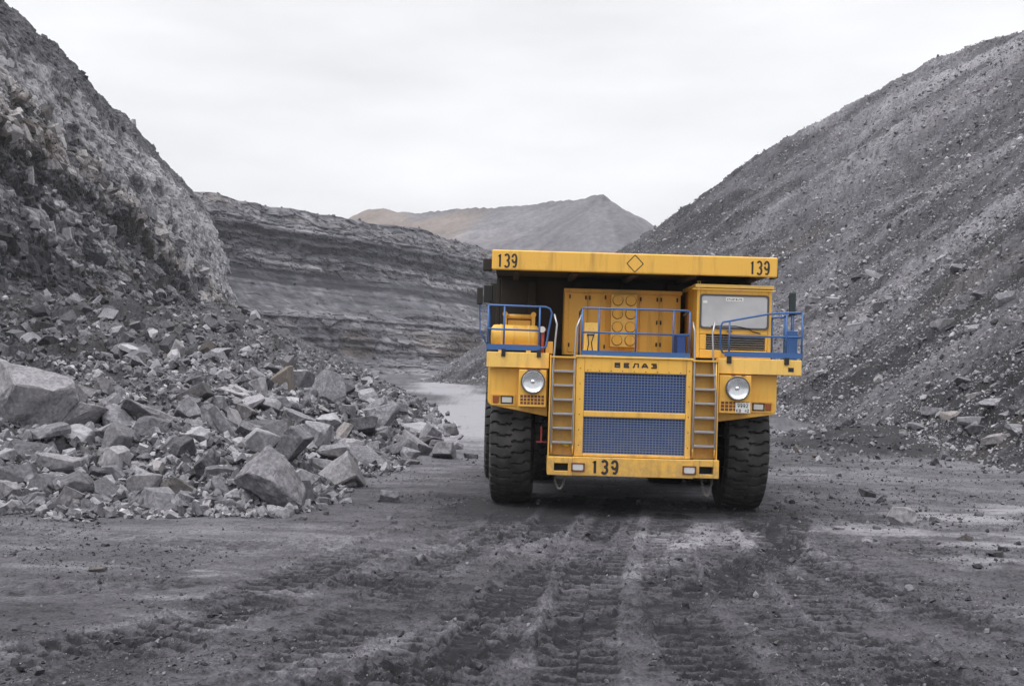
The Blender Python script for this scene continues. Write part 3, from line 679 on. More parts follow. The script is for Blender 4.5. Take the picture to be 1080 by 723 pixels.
for x in (-1.55, 1.60):
    for k in range(2):
        pass
    mb = MB(); n_ = 22; pts = []
    for i in range(n_ + 1):
        u = i / n_; pts.append((x - .12 + .24 * u, .06 + .02 * math.sin(9 * u), .865 - (.30 if x < 0 else .36) * (1 - (2 * u - 1) ** 2) ** .9 - .0))
    for i in range(n_):
        a, b = Vector(pts[i]), Vector(pts[i + 1]); c_ = (a + b) / 2; tdir = (b - a).normalized(); sdv = Vector((0, 1, 0)) if i % 2 else tdir.cross(Vector((0, 1, 0)))
        mb.tube([c_ + tdir * .030 * math.cos(t_a) + sdv * .020 * math.sin(t_a) for t_a in np.linspace(0, 2 * math.pi, 9)[:-1]], .0075, 5, True)
    mb.build('chain', M['chainsteel'], TK)

# --- radiator housing and grilles
rh = MB()
rh.box(-1.25, -1.07, .2, .55, 1.262, 3.385); rh.box(1.13, 1.25, .2, .55, 1.262, 3.385)
rh.box(-1.068, 1.128, .2, .55, 3.072, 3.385); rh.box(-1.068, 1.128, .2, .55, 2.115, 2.235); rh.box(-1.068, 1.128, .2, .55, 1.262, 1.325)
rad = rh.build('radiator_housing', M['yel'], TK, .012)
MB().box(-1.27, 1.27, .17, 1.9, 3.387, 3.43).build('top_ledge', M['yel2'], rad, .008)
for i, ch in enumerate('БЕЛАЗ'):
    mb = MB(); write(mb, ch, -.43 + i * .195, .1985, 3.195, .14, .088, 0, .036); mb.build('maker_letter', M['stencil'], rad)
for bx, bz in [(-1.0 + i * .25, 3.11) for i in range(9)] + [(sx_, 1.5 + i * .33) for i in range(6) for sx_ in (-1.16, 1.19)]:
    MB().lathe([(.012, .194), (.012, .2)], (bx, 0, bz), 'y', 6).build('bolt', M['dark'], rad)
for z0, z1 in ((2.237, 3.070), (1.327, 2.113)):
    gr = MB().box(-1.066, 1.126, .34, .38, z0, z1).build('grille', M['blued'], TK)
    k = MB(); nx, nz = 32, 14
    for i in range(nx + 1):
        x = -1.064 + i * 2.188 / nx; k.box(x - .006, x + .006, .236, .248, z0, z1)
    for j in range(nz + 1):
        z = z0 + .008 + j * (z1 - z0 - .016) / nz; k.box(-1.066, 1.126, .2285, .2355, z - .008, z + .008)
    k.build('wire_mesh', M['mesh'], gr)

# --- ladders
for x0, x1, up in ((-1.76, -1.27, -1), (1.28, 1.78, 1)):
    ld = MB().box(x0 - .03, x1 + .015, .40, .46, 1.262, 3.36).build('ladder', M['yeld'], TK, .006)
    k = MB(); k.box(x0 - .055, x0 - .032, .17, .46, 1.262, 3.42) if up < 0 else k.box(x1 + .017, x1 + .04, .17, .46, 1.262, 3.42); k.build('side_cheek', M['yel'], ld)
    for x in (x0, x1 - .03):
        pth = [(x + .015, .20, 1.32), (x + .015, .17, 1.45), (x + .015, .20, 3.4)]
        MB().tube(pth, .018, 8).build('rail', M['yel2'], ld)
    for i, z in enumerate((3.08, 2.775, 2.47, 2.165, 1.86, 1.555)):
        k = MB(); k.box(x0 + .032, x1 - .032, .14, .40, z - .028, z + .018)
        k.build('tread', M['steel'], ld, .006)
    MB().box(x0 - .03, x1 + .015, .16, 1.6, 3.362, 3.40).build('landing', M['yeld'], ld)
for pth in ([(-1.75, .30, 4.30), (-1.69, .24, 4.08), (-1.72, .2, 3.7), (-1.755, .17, 3.1), (-1.755, .16, 1.5), (-1.755, .3, 1.35)],
            [(-1.16, .28, 4.30), (-1.27, .22, 4.02), (-1.29, .2, 3.5), (-1.30, .17, 2.6), (-1.30, .16, 1.5), (-1.30, .3, 1.35)],
            [(1.25, .30, 4.22), (1.29, .24, 4.0), (1.295, .2, 3.4), (1.295, .17, 2.6), (1.295, .16, 1.5), (1.295, .3, 1.35)],
            [(1.74, .30, 4.28), (1.67, .22, 3.97), (1.70, .2, 3.4), (1.765, .17, 2.6), (1.765, .16, 1.5), (1.765, .3, 1.35)]):
    MB().tube(pth, .021, 8).build('handrail', M['steel'], TK)
MB().lathe([(.0, -.05), (.09, -.03), (.10, .02), (.0, .06)], (-1.42, .3, 1.50), 'z', 12).build('cable_coil', plain('yellow plastic', (.55, .50, .05), .5), TK)

# --- fenders with head lamps
for sg in (-1, 1):
    xo, xi = (-3.15, -1.835) if sg < 0 else (3.17, 1.84)
    zo, zi = (2.30, 2.075) if sg < 0 else (2.26, 2.06)
    cr_ = arc(xo - sg * .13, zo + .13 - .02, .13, .13, (180 if sg < 0 else 0), (270 if sg < 0 else -90), 6)
    poly = [(xi, 3.12), (xo, 3.12)] + cr_ + [(xi, zi)]
    fe = MB().prism(poly, 'y', .58, .64).build('fender', M['yel'], TK, .015)
    MB().prism([(xo, 3.118), (xo - sg * .05, 3.118), (xo - sg * .05, zo + .1), (xo, zo + .1)], 'y', .642, 1.0).build('side_flange', M['yel'], fe)
    lx = xo if sg < 0 else 3.65
    k = MB(); k.box(min(lx - .04 * (sg < 0), xi), max(lx, xi), .38, .44, 3.122, 3.455); k.box(min(lx, xi) + .01, max(lx, xi) - .01, .442, 2.75, 3.40, 3.45)
    k.box(min(lx, xi) + .01, max(lx, xi) - .01, .442, .578, 3.122, 3.16)
    de = k.build('deck', M['yel2'], TK, .012)
    if sg > 0: MB().box(3.36, 3.48, .374, .379, 3.2, 3.29).build('step_hole', M['black'], de)
    hx0, hx1, hz0, hz1 = (-2.48, -1.88, 2.285, 3.085) if sg < 0 else (1.86, 2.55, 2.27, 3.09)
    cx, cz = (-2.175, 2.83) if sg < 0 else (2.25, 2.81)
    hl = MB().box(hx0, hx1, .30, .578, hz0, hz1).build('headlight', M['yel'], TK, .012)
    k = MB(); k.lathe([(.236, .27), (.236, .222), (.262, .222), (.262, .30)], (cx, 0, cz), 'y', 40, False); k.build('bezel', M['gasket'], hl)
    MB().lathe([(.236, .232), (.215, .262), (.15, .286), (.06, .297), (.001, .298)], (cx, 0, cz), 'y', 40, False).build('reflector', M['chrome'], hl)
    MB().lathe([(.001, .250), (.045, .254), (.05, .292)], (cx, 0, cz), 'y', 20, False).build('bulb_shield', M['chrome'], hl)
    MB().lathe([(.234, .230), (.17, .218), (.08, .211), (.001, .209)], (cx, 0, cz), 'y', 40, False).build('lens', M['lens'], hl)
    k = MB(); ncol = 7
    for j in range(3):
        for i in range(ncol):
            a = hx0 + .035 + i * (hx1 - hx0 - .07) / ncol; b = hz0 + .045 + j * .072
            k.box(a + .009, a + (hx1 - hx0 - .07) / ncol - .009, .296, .2985, b + .008, b + .064)
    k.build('vent_grid', M['maroon'], hl)
    k = MB(); k.box(cx - .13, cx - .05, .28, .34, hz1 + .001, hz1 + .022); k.box(cx + .08, cx + .16, .28, .34, hz1 + .001, hz1 + .022); k.build('hinge', M['maroon'], hl)
    a, b = (-3.07, -2.55) if sg < 0 else (2.60, 3.09)
    k = MB(); frame_plate(k, a, b, 2.295, 2.535, a + .03, b - .03, 2.325, 2.505, .55, .578); sl = k.build('signal_lamp', M['yeld'], TK)
    wx, axx = ((a + .21, b - .045), (a + .045, a + .165)) if sg < 0 else ((a + .045, a + .305), (b - .16, b - .045))
    k = MB(); frame_plate(k, wx[0], wx[1], 2.33, 2.50, wx[0] + .02, wx[1] - .02, 2.35, 2.48, .548, .5775); k.build('lamp_frame', M['dark'], sl)
    MB().box(wx[0] + .021, wx[1] - .021, .556, .577, 2.351, 2.479).build('lens', M['lampw'], sl, .012)
    MB().box(axx[0], axx[1], .55, .577, 2.34, 2.49).build('amber_lens', M['amber'], sl, .01)
pl = MB().box(2.215, 2.535, .285, .294, 2.285, 2.505).build('license_plate', M['white'], TK, .004)
mb = MB(); write(mb, '9992', 2.255, .2835, 2.405, .048, .075, .014, .013); write(mb, 'КВ', 2.235, .2835, 2.305, .045, .06, .012, .012); write(mb, '42', 2.415, .2835, 2.305, .04, .06, .012, .012)
mb.build('plate_lettering', M['black'], pl)
rb = MB(); rb.box(-1.97, -1.93, .75, .79, 1.52, 1.85); rb.box(-2.06, -1.82, .75, .8, 1.49, 1.52); rb.build('towing_bracket', M['red'], TK)

# --- railings
def railing(paths, posts, toe, name='railing'):
    k = MB()
    for p_ in paths: k.tube(p_, .022, 8)
    for p_ in posts: k.tube(p_, .021, 8)
    r_o = k.build(name, M['blue'], TK)
    if toe:
        k = MB()
        for b_ in toe: k.box(*b_)
        k.build('toe_board', M['blue'], r_o)
    return r_o
y = .45
rl = railing([[(-3.17, 2.2, 4.47), (-3.18, y + .12, 4.47), (-3.15, y, 4.47), (-1.93, y, 4.46), (-1.84, y, 4.42), (-1.80, y, 4.33), (-1.86, y, 3.95), (-1.90, y, 3.6), (-2.05, y, 3.53)],
              [(-3.18, 2.2, 3.95), (-3.18, y, 3.95), (-2.04, y, 3.94)], [(-2.04, y, 3.57), (-1.9, y, 3.57)]],
             [[(x, yy, 3.45), (x, yy, 4.46)] for x, yy in ((-3.18, y + .03), (-2.83, y), (-2.06, y), (-3.18, 1.3), (-3.18, 2.2))],
             [(-3.19, -2.04, .425, .437, 3.50, 3.62), (-3.20, -3.19, .43, 2.2, 3.5, 3.62)])
for x in (-2.83, -2.06): MB().box(x - .045, x + .045, .35, .378, 3.36, 3.52).build('post_foot', M['dark'], rl)
y = .26
rc = railing([[(-1.14, 1.3, 4.40), (-1.14, y + .1, 4.44), (-1.10, y, 4.455), (1.10, y, 4.455), (1.18, y + .06, 4.44), (1.19, 1.2, 4.40)], [(-1.14, y, 3.93), (1.19, y, 3.93)]],
             [[(x, y, 3.43), (x, y, 4.45)] for x in (-.78, .02, .83)] + [[(-1.14, y, 3.43), (-1.14, y, 4.43)], [(1.18, y, 3.43), (1.18, y, 4.43)], [(-1.14, 1.3, 3.43), (-1.14, 1.3, 4.40)]],
             [(-1.16, 1.20, .232, .242, 3.435, 3.54)])
y = .45
rr_ = railing([[(2.08, .7, 3.56), (1.95, y + .05, 3.58), (1.895, y, 3.66), (1.88, y, 4.15), (1.93, y, 4.24), (2.08, y, 4.27), (2.9, y, 4.44), (3.3, y, 4.48), (3.62, y, 4.49), (3.66, y + .06, 4.49), (3.66, 2.0, 4.49)],
               [(2.08, y, 3.945), (3.66, y, 3.955), (3.66, 2.0, 3.955)], [(3.05, 2.2, 4.45), (3.4, 2.2, 4.45), (3.66, 2.0, 4.47)]],
              [[(x, yy, 3.45), (x, yy, zz_)] for x, yy, zz_ in ((2.08, y, 4.27), (3.32, y, 4.48), (3.66, y, 4.48), (3.66, 1.2, 4.48), (3.66, 2.0, 4.48), (3.2, 2.2, 4.45), (3.42, 2.2, 4.45))],
              [(1.98, 3.66, .425, .437, 3.49, 3.61), (3.66, 3.672, .43, 2.0, 3.49, 3.61)])
for x in (2.07, 3.32): MB().box(x - .05, x + .05, .35, .378, 3.35, 3.50).build('post_foot', M['dark'], rr_)
MB().box(3.40, 3.61, .62, .78, 3.452, 4.10).build('battery_box', M['blue'], TK, .01)

# --- tank on the left deck
k = MB(); k.lathe([(.02, -3.13), (.2, -3.12), (.265, -3.07), (.275, -3.0), (.275, -2.18), (.265, -2.1), (.2, -2.05), (.02, -2.04)], (0, 1.15, 3.80), 'x', 36)
tk = k.build('hydraulic_tank', M['yel'], TK)
k = MB()
for x in (-2.9, -2.28): k.lathe([(.282, x - .025), (.282, x + .025)], (0, 1.15, 3.80), 'x', 36); k.box(x - .05, x + .05, .95, 1.35, 3.452, 3.62)
k.build('tank_strap', M['yel2'], tk)
k = MB(); k.tube([(-2.8, 1.5, 4.28), (-2.2, 1.5, 4.28)], .055, 12); k.box(-2.86, -2.78, 1.43, 1.57, 3.9, 4.32); k.box(-2.22, -2.14, 1.43, 1.57, 3.9, 4.32)
k.lathe([(.06, 1.42), (.06, 1.58)], (-2.82, 0, 4.33), 'y', 14); k.lathe([(.06, 1.42), (.06, 1.58)], (-2.18, 0, 4.33), 'y', 14); k.box(-2.76, -2.24, 1.52, 1.58, 4.02, 4.2)
k.build('tank_bracket', M['yeld'], TK)
k = MB(); k.tube([(-1.97, .9, 3.45), (-1.97, .9, 3.92)], .035, 8); k.tube([(-2.03, .88, 3.95), (-1.90, .88, 3.98)], .03, 8); k.build('fire_valve', M['red'], TK)
k = MB(); k.lathe([(.07, .80), (.07, .83)], (-1.99, 0, 3.98), 'y', 12); k.build('gauge', M['white'], TK)
MB().box(-1.90, -1.74, .9, 1.3, 3.452, 3.72).build('valve_cover', M['yeld'], TK, .01)

# --- electrical cabinet
cb = MB().box(-1.46, 1.23, 1.95, 2.65, 3.45, 4.97).build('control_cabinet', M['yel'], TK, .015)
for a, b in ((-1.36, -.93), (-.915, -.50), (.28, .72), (.735, 1.17)):
    dr = MB().box(a, b, 1.925, 1.948, 3.52, 4.88).build('cabinet_door', M['yel'], cb, .008)
k = MB()
for x, z in ((-1.34, 4.8), (-1.34, 3.68), (-.97, 4.78), (-.88, 4.78), (-.52, 4.80), (-.52, 3.66), (.30, 4.78), (.68, 4.78), (.77, 4.78), (.68, 4.25), (.77, 4.25), (.68, 3.74), (.77, 3.74), (1.14, 4.78), (1.14, 3.66)):
    MB().box(x - .016, x + .016, 1.90, 1.924, z - .045, z + .045).build('latch', M['dark'], cb)
k = MB(); k.box(-1.48, 1.25, 1.90, 1.948, 4.90, 4.985); k.build('rain_strip', M['yeld'], cb)
lp = MB().box(-.40, .19, 1.70, 1.948, 3.66, 4.87).build('louver_panel', M['yel2'], TK, .012)
for i in range(2):
    for j in range(4):
        k = MB(); k.lathe([(.105, 1.66), (.115, 1.672), (.115, 1.70)], (-.25 + i * .30, 0, 4.73 - j * .305), 'y', 24); k.build('vent_cap', M['yel'], lp)
        k = MB(); k.lathe([(.125, 1.694), (.125, 1.699)], (-.25 + i * .30, 0, 4.725 - j * .305), 'y', 24); k.build('vent_ring', M['stencil'], lp)
jb = MB().box(-1.06, -.76, .80, 1.05, 3.435, 4.16).build('junction_box', M['yel2'], TK, .01)
k = MB(); k.tube([(-.98, .78, 3.9), (-.96, .74, 3.7), (-1.0, .76, 3.46)], .012, 6); k.tube([(-.84, .78, 3.92), (-.9, .73, 3.72), (-.86, .76, 3.46)], .012, 6); k.box(-1.0, -.85, .785, .798, 3.88, 3.91); k.build('cable', M['black'], jb)
MB().box(1.02, 1.2, .9, 1.5, 3.435, 3.98).build('air_receiver', M['blued'], TK, .01)

# --- cab
cx0, cx1 = 1.40, 3.045
k = MB()
k.box(cx0, cx0 + .075, .70, 2.45, 3.452, 5.0); k.box(cx1 - .075, cx1, .70, .80, 3.452, 5.0); k.box(cx0 + .076, cx1 - .076, .70, .76, 4.845, 5.0)
k.box(cx0 + .076, cx1 - .076, .70, .76, 3.98, 4.125); k.box(cx0 + .076, 1.62, .70, .76, 3.64, 3.978); k.box(2.915, cx1 - .076, .70, .76, 3.64, 3.978); k.box(cx0 + .076, cx1 - .076, .70, .76, 3.452, 3.638)
k.box(cx1 - .075, cx1, .802, 2.45, 3.452, 4.1); k.box(cx1 - .075, cx1, .802, 2.45, 4.85, 5.0); k.box(cx1 - .075, cx1, 2.3, 2.45, 4.102, 4.848)
k.box(cx0 + .076, cx1 - .076, 2.39, 2.45, 3.452, 5.0)
cab = k.build('cab', M['yel'], TK, .018)
k = MB(); k.box(cx0 - .05, cx1 + .03, .64, 2.5, 5.002, 5.075); k.tube([(cx0 - .12, .63, 4.965), (cx1 + .06, .63, 4.955)], .014, 6)
k.tube([(cx0 + .04, .8, 5.07), (cx0 + .02, .8, 5.15), (cx0 + .08, .8, 5.15), (cx0 + .07, .8, 5.07)], .01, 6)
k.build('roof', M['yel2'], cab, .012)
outer = rrect(cx0 + .06, cx1 - .06, 4.10, 4.865, .07); inner = rrect(cx0 + .10, cx1 - .10, 4.14, 4.825, .06)
nO = len(outer); vs = [(a, yy, b) for yy in (.675, .698) for a, b in outer] + [(a, yy, b) for yy in (.675, .698) for a, b in inner]
fs = []
for i in range(nO):
    j = (i + 1) % nO
    fs += [(i, j, 2 * nO + j, 2 * nO + i), (nO + i, nO + j, j, i), (2 * nO + i, 2 * nO + j, 3 * nO + j, 3 * nO + i)]
MB().add(vs, fs).build('window_gasket', M['gasket'], cab)
ws = MB().prism([(a, b) for a, b in rrect(cx0 + .101, cx1 - .101, 4.141, 4.824, .06)], 'y', .686, .694).build('windshield', M['wind'], TK)
MB().box(cx1 - .03, cx1 - .02, .81, 2.29, 4.11, 4.84).build('side_window', M['wind'], cab)
k = MB(); k.prism(rrect(2.03, 2.42, 4.715, 4.80, .01), 'y', .6825, .685); st_o = k.build('windshield_sticker', M['white'], ws)
k = MB(); write(k, 'НИКОЛ', 5, .6815, 4.7, .05, .05, .01, .01) if False else None
for i in range(9): k.box(2.06 + i * .038, 2.075 + i * .038 + (i % 2) * .008, .6795, .682, 4.735 + (i % 3 == 1) * .015, 4.775 - (i % 4 == 2) * .012)
k.build('sticker_print', M['gasket'], ws)
MB().box(1.53, 1.62, .6825, .685, 4.66, 4.72).build('windshield_sticker', M['white'], ws)
k = MB(); k.tube([(2.62, .66, 4.06), (2.55, .66, 4.12), (2.25, .67, 4.17), (1.72, .672, 4.155)], .010, 6); k.tube([(2.62, .66, 4.06), (2.80, .66, 4.02)], .014, 6); k.lathe([(.02, .64), (.02, .70)], (2.12, 0, 4.055), 'y', 8); k.tube([(2.06, .66, 4.05), (2.18, .66, 4.05)], .013, 6); k.build('wiper', M['dark'], cab)
k = MB().box(1.63, 2.905, .80, .82, 3.645, 3.975).build('louver_recess', M['dark'], cab)
k = MB()
for i in range(6):
    z = 3.675 + i * .051; k.prism([(.70, z), (.705, z - .012), (.79, z + .022), (.785, z + .03)], 'x', 1.625, 2.91)
k.build('louver_slat', M['steel'], cab)
k = MB(); k.box(2.05, 2.6, 1.35, 1.8, 3.46, 4.12); k.box(2.08, 2.57, 1.72, 1.88, 4.1, 4.72); k.build('seat', M['dark'], cab, .05)
k = MB(); k.tube([(2.32 + .21 * math.cos(a), 1.1 + .10 * math.sin(a), 4.24 + .13 * math.sin(a)) for a in np.linspace(0, 2 * math.pi, 25)[:-1]], .018, 6, True); k.tube([(2.32, 1.1, 4.24), (2.32, .95, 3.9)], .03, 8); k.build('steering_wheel', M['black'], cab)
MB().box(1.49, 2.96, .80, .83, 4.70, 4.84).build('roof_shade_strip', M['dark'], cab, .008)  # dark strip added behind the glass for the shadow under the roof
MB().box(1.48, 2.96, .78, 1.05, 3.98, 4.16).build('dashboard', M['dark'], cab, .03)
k = MB(); k.tube([(2.3, .95, 4.22), (2.28, .93, 4.26)], .03, 8); k.build('dash_light', M['white'], cab)

# --- mirrors
def mirror(x0, x1, z0, z1, yy, arm, mat):
    k = MB(); k.box(x0, x1, yy, yy + .06, z0, z1); o = k.build('mirror', mat, TK, .025)
    k = MB(); k.tube(arm, .014, 6); k.build('mirror_arm', M['blue'], o); return o
mirror(3.42, 3.57, 4.44, 4.95, .66, [(3.50, .72, 4.9), (3.50, .75, 4.3), (3.50, .75, 4.05)], plain('dusty mirror back', (.02, .03, .035), .6))
mirror(-3.45, -3.32, 4.48, 4.86, .62, [(-3.38, .66, 4.80), (-3.38, .70, 4.40), (-3.36, .70, 3.9), (-3.19, .6, 3.6)], M['dark'])
k = MB(); k.tube([(-3.36, .7, 4.40), (-3.19, .52, 4.40)], .012, 6); k.build('mirror_stay', M['blue'], TK)
MB().box(-3.34, -3.13, 2.0, 2.25, 4.62, 5.02).build('work_lamp', M['black'], TK, .02)
# ------------------------------------------------------------------ rocks
from mathutils import noise as mno
def hull_rock(rng, dims, cuts=7, seed=0, rough=.0, tilt_cut=None):
    """an angular block: a box cut by random planes"""
    bm = bmesh.new(); bmesh.ops.create_cube(bm, size=2)
    planes = []
    for i in range(cuts):
        n_ = Vector((rng.gauss(0, 1), rng.gauss(0, 1), rng.gauss(0, 1))).normalized()
        planes.append((n_, rng.uniform(.62, 1.02)))
    for n_, d_ in planes:
        r_ = bmesh.ops.bisect_plane(bm, geom=bm.verts[:] + bm.edges[:] + bm.faces[:], plane_co=n_ * d_, plane_no=n_, clear_outer=True)
        ed = [e_ for e_ in r_['geom_cut'] if isinstance(e_, bmesh.types.BMEdge)]
        if len(ed) > 2: bmesh.ops.contextual_create(bm, geom=ed)
    for v_ in bm.verts: v_.co = Vector((v_.co.x * dims[0] / 2, v_.co.y * dims[1] / 2, v_.co.z * dims[2] / 2))
    bmesh.ops.remove_doubles(bm, verts=bm.verts, dist=.001 * max(dims))
    bmesh.ops.recalc_face_normals(bm, faces=bm.faces)
    return bm
def weather(bm, size, seed, lev=1):
    bmesh.ops.bevel(bm, geom=bm.edges[:], offset=size * .022, segments=1, affect='EDGES')
    bmesh.ops.triangulate(bm, faces=bm.faces[:])
    for _ in range(lev):
        long_ = [e_ for e_ in bm.edges if e_.calc_length() > size * .13]
        if long_: bmesh.ops.subdivide_edges(bm, edges=long_, cuts=1)
        bmesh.ops.triangulate(bm, faces=bm.faces[:])
    o_ = Vector((seed * 3.1, seed * 1.7, seed * .9)); bm.normal_update()
    for v_ in bm.verts:
        k = mno.fractal(v_.co * (2.6 / size) + o_, .8, 2.1, 4) * .05 + mno.noise(v_.co * (9 / size) + o_) * .014
        v_.co += v_.normal * k * size
def surf_z(x, y, which):
    a, b = np.array([float(x)]), np.array([float(y)])
    if which == 'L': return max(float(left_z(a, b)[0][0]), float(ground_fn(a, b)[0][0]))
    if which == 'R': return max(float(spoil_z(a, b)[0][0]), float(ground_fn(a, b)[0][0]))
    return float(ground_fn(a, b)[0][0])
CR = cam.rotation_quaternion.to_matrix(); CL = Vector(cam.location)
def sight(px, py):      # direction of a photo pixel (1080 x 723), used once to survey where a stone lies
    return (CR @ Vector(((px - 540) / 1160, -(py - 361.5) / 1160, -1))).normalized()
def cast(px, py, which):
    d_ = sight(px, py); ts_ = np.concatenate([np.arange(9, 70, .12), np.arange(70, 260, .6)])
    P = np.array([[CL.x + d_.x * t_k, CL.y + d_.y * t_k, CL.z + d_.z * t_k] for t_k in ts_])
    zg = ground_fn(P[:, 0], P[:, 1])[0]
    if which == 'L': zg = np.maximum(zg, left_z(P[:, 0], P[:, 1])[0])
    if which == 'R': zg = np.maximum(zg, spoil_z(P[:, 0], P[:, 1])[0])
    hit = np.where(P[:, 2] <= zg)[0]
    i = hit[0] if len(hit) else len(ts_) - 1
    return P[i], ts_[i]
def set_attr(me, name, val):
    a = me.attributes.new(name, 'FLOAT', 'POINT'); a.data.foreach_set('value', np.full(len(me.vertices), val, dtype=np.float32))
def put_rock(bm, loc, tone, och, name, label, cat, group, rot=(0, 0, 0)):
    me = bpy.data.meshes.new(name); bm.to_mesh(me); bm.free()
    set_attr(me, 'tone', tone); set_attr(me, 'ochre', och)
    o = link_mesh(name, me, M['rock']); o.location = loc; o.rotation_euler = rot
    return tag(o, label, cat, group)
rng = random.Random(5)
GL, GR, GG = 'boulders in the rubble heap', 'rocks lying on the spoil slope', 'loose stones on the haul road'
placed = []          # (x, y, radius) of every single rock
# px, py, w, h (photo pixels), roll of the long axis (degrees, + tips the right end down), tone, ochre, shape, label
HAND = [
 (20, 430, 62, 54, 4, .66, .03, 'round', 'largest smooth pale grey boulder at the left edge of the rubble heap'),
 (158, 441, 60, 26, 22, .66, .05, 'slab', 'long pale topped slab tilted down to the right on the heap'),
 (157, 456, 28, 25, 12, .34, .0, 'block', 'dark grey block tucked under the long pale tilted slab'),
 (163, 493, 18, 12, 8, .78, .12, 'block', 'small beige block below the dark block and long tilted slab'),
 (181, 518, 26, 22, 35, .34, .12, 'wedge', 'brownish wedge rock standing near the front foot of the heap'),
 (116, 483, 23, 23, 0, .72, .05, 'block', 'bright upright block perched above its own dark shadow in mid heap'),
 (117, 502, 20, 16, 0, .48, .0, 'block', 'mid grey block directly under the bright upright block'),
 (58, 494, 33, 20, 10, .64, .03, 'block', 'broad pale block lying below the smooth pale edge boulder'),
 (85, 440, 46, 24, -16, .52, .04, 'wedge', 'pointed pyramid shaped slab right of the smooth edge boulder'),
 (118, 442, 34, 24, 36, .56, .0, 'slab', 'grey slab leaning right beside the pointed pyramid slab'),
 (61, 440, 26, 15, 0, .48, .0, 'block', 'squat grey block between the edge boulder and pyramid slab'),
 (22, 479, 42, 20, 8, .30, .0, 'slab', 'wide dark slab beneath the smooth pale edge boulder'),
 (11, 521, 25, 19, 5, .60, .05, 'block', 'pale block at the front left corner of the heap'),
 (42, 514, 23, 17, 20, .33, .0, 'wedge', 'dark wedge beside the pale front corner block'),
 (87, 412, 20, 11, 14, .50, .05, 'slab', 'small slab on the crest right of the edge boulder'),
 (247, 415, 36, 15, 17, .80, .06, 'slab', 'whitest flat slab sloping right on the crest of the heap'),
 (275, 410, 13, 19, -24, .76, .04, 'slab', 'narrow pale rock leaning left beside the whitest crest slab'),
 (296, 400, 17, 21, -8, .40, .28, 'block', 'brown tinted upright rock on the crest of the heap'),
 (313, 403, 25, 18, 0, .44, .0, 'block', 'grey cube like block right of the brown tinted crest rock'),
 (345, 411, 34, 33, 18, .58, .0, 'two', 'big angular block with dark left face on the heap crest'),
 (364, 409, 19, 15, 5, .26, .0, 'block', 'dark block just right of the big dark faced crest block'),
 (302, 474, 26, 44, 38, .50, .0, 'slab', 'upright slab leaning against the back of the huge split boulder'),
 (317, 460, 20, 18, -28, .62, .0, 'slab', 'small slab leaning left above the upright leaning slab'),
 (333, 464, 24, 29, 6, .70, .0, 'wedge', 'pale triangular rock standing right of the huge split boulder'),
 (349, 479, 30, 15, -6, .58, .0, 'block', 'flat topped block with dark front below the pale triangular rock'),
 (269, 455, 28, 15, 16, .50, .04, 'slab', 'grey slab lying just above the huge split boulder'),
 (233, 447, 14, 34, -36, .52, .0, 'slab', 'long narrow slab leaning left on the middle slope'),
 (246, 444, 13, 22, -38, .72, .05, 'slab', 'short bright slab leaning parallel to the long narrow slab'),
 (259, 437, 19, 16, 10, .46, .06, 'block', 'rounded grey block right of the two leaning slabs'),
 (314, 441, 32, 15, 22, .62, .0, 'slab', 'tilted slab below the big dark faced crest block'),
 (222, 441, 12, 26, -32, .56, .0, 'slab', 'thin leaning slab left of the long narrow leaning slab'),
 (399, 441, 38, 21, -14, .62, .0, 'two', 'pale roof shaped block near the right end of the heap'),
 (399, 457, 26, 13, -12, .50, .0, 'slab', 'grey slab under the pale roof shaped block'),
 (444, 454, 36, 12, 12, .76, .0, 'slab', 'long flat pale slab at the road end of the heap'),
 (466, 470, 25, 9, 5, .60, .0, 'slab', 'low flat slab on the ground beyond the long flat pale slab'),
 (364, 435, 15, 14, 0, .54, .0, 'block', 'small block between the dark faced block and roof block'),
 (359, 457, 14, 22, 30, .66, .18, 'slab', 'cream brown slab leaning right of the pale triangular rock'),
 (370, 471, 22, 14, 10, .70, .04, 'block', 'bright block in front of the cream brown slab'),
 (389, 480, 26, 9, 28, .60, .10, 'slab', 'thin tan edged slab tipping right at the heap front'),
 (411, 525, 17, 12, 4, .58, .0, 'block', 'single pale rock alone in front of the heap'),
 (339, 535, 10, 8, 0, .66, .0, 'block', 'tiny pale rock right of the huge split boulder foot'),
 (496, 481, 13, 5, 3, .18, .0, 'slab', 'small dark flat stone beside the truck rear wheel'),
 (395, 430, 20, 17, -10, .60, .0, 'block', 'grey block behind the pale roof shaped block'),
 (444, 446, 19, 8, 8, .52, .0, 'slab', 'thin slab stacked on the long flat pale slab'),
 (232, 516, 21, 16, 8, .42, .0, 'block', 'grey block touching the left side of the huge split boulder'),
 (243, 532, 11, 10, 0, .74, .0, 'block', 'small bright stone at the huge split boulder left foot'),
 (198, 511, 23, 8, 4, .58, .0, 'slab', 'flat slab right of the brownish front wedge'),
 (229, 497, 23, 12, 6, .33, .0, 'slab', 'dark slab left of the huge split boulder top')]
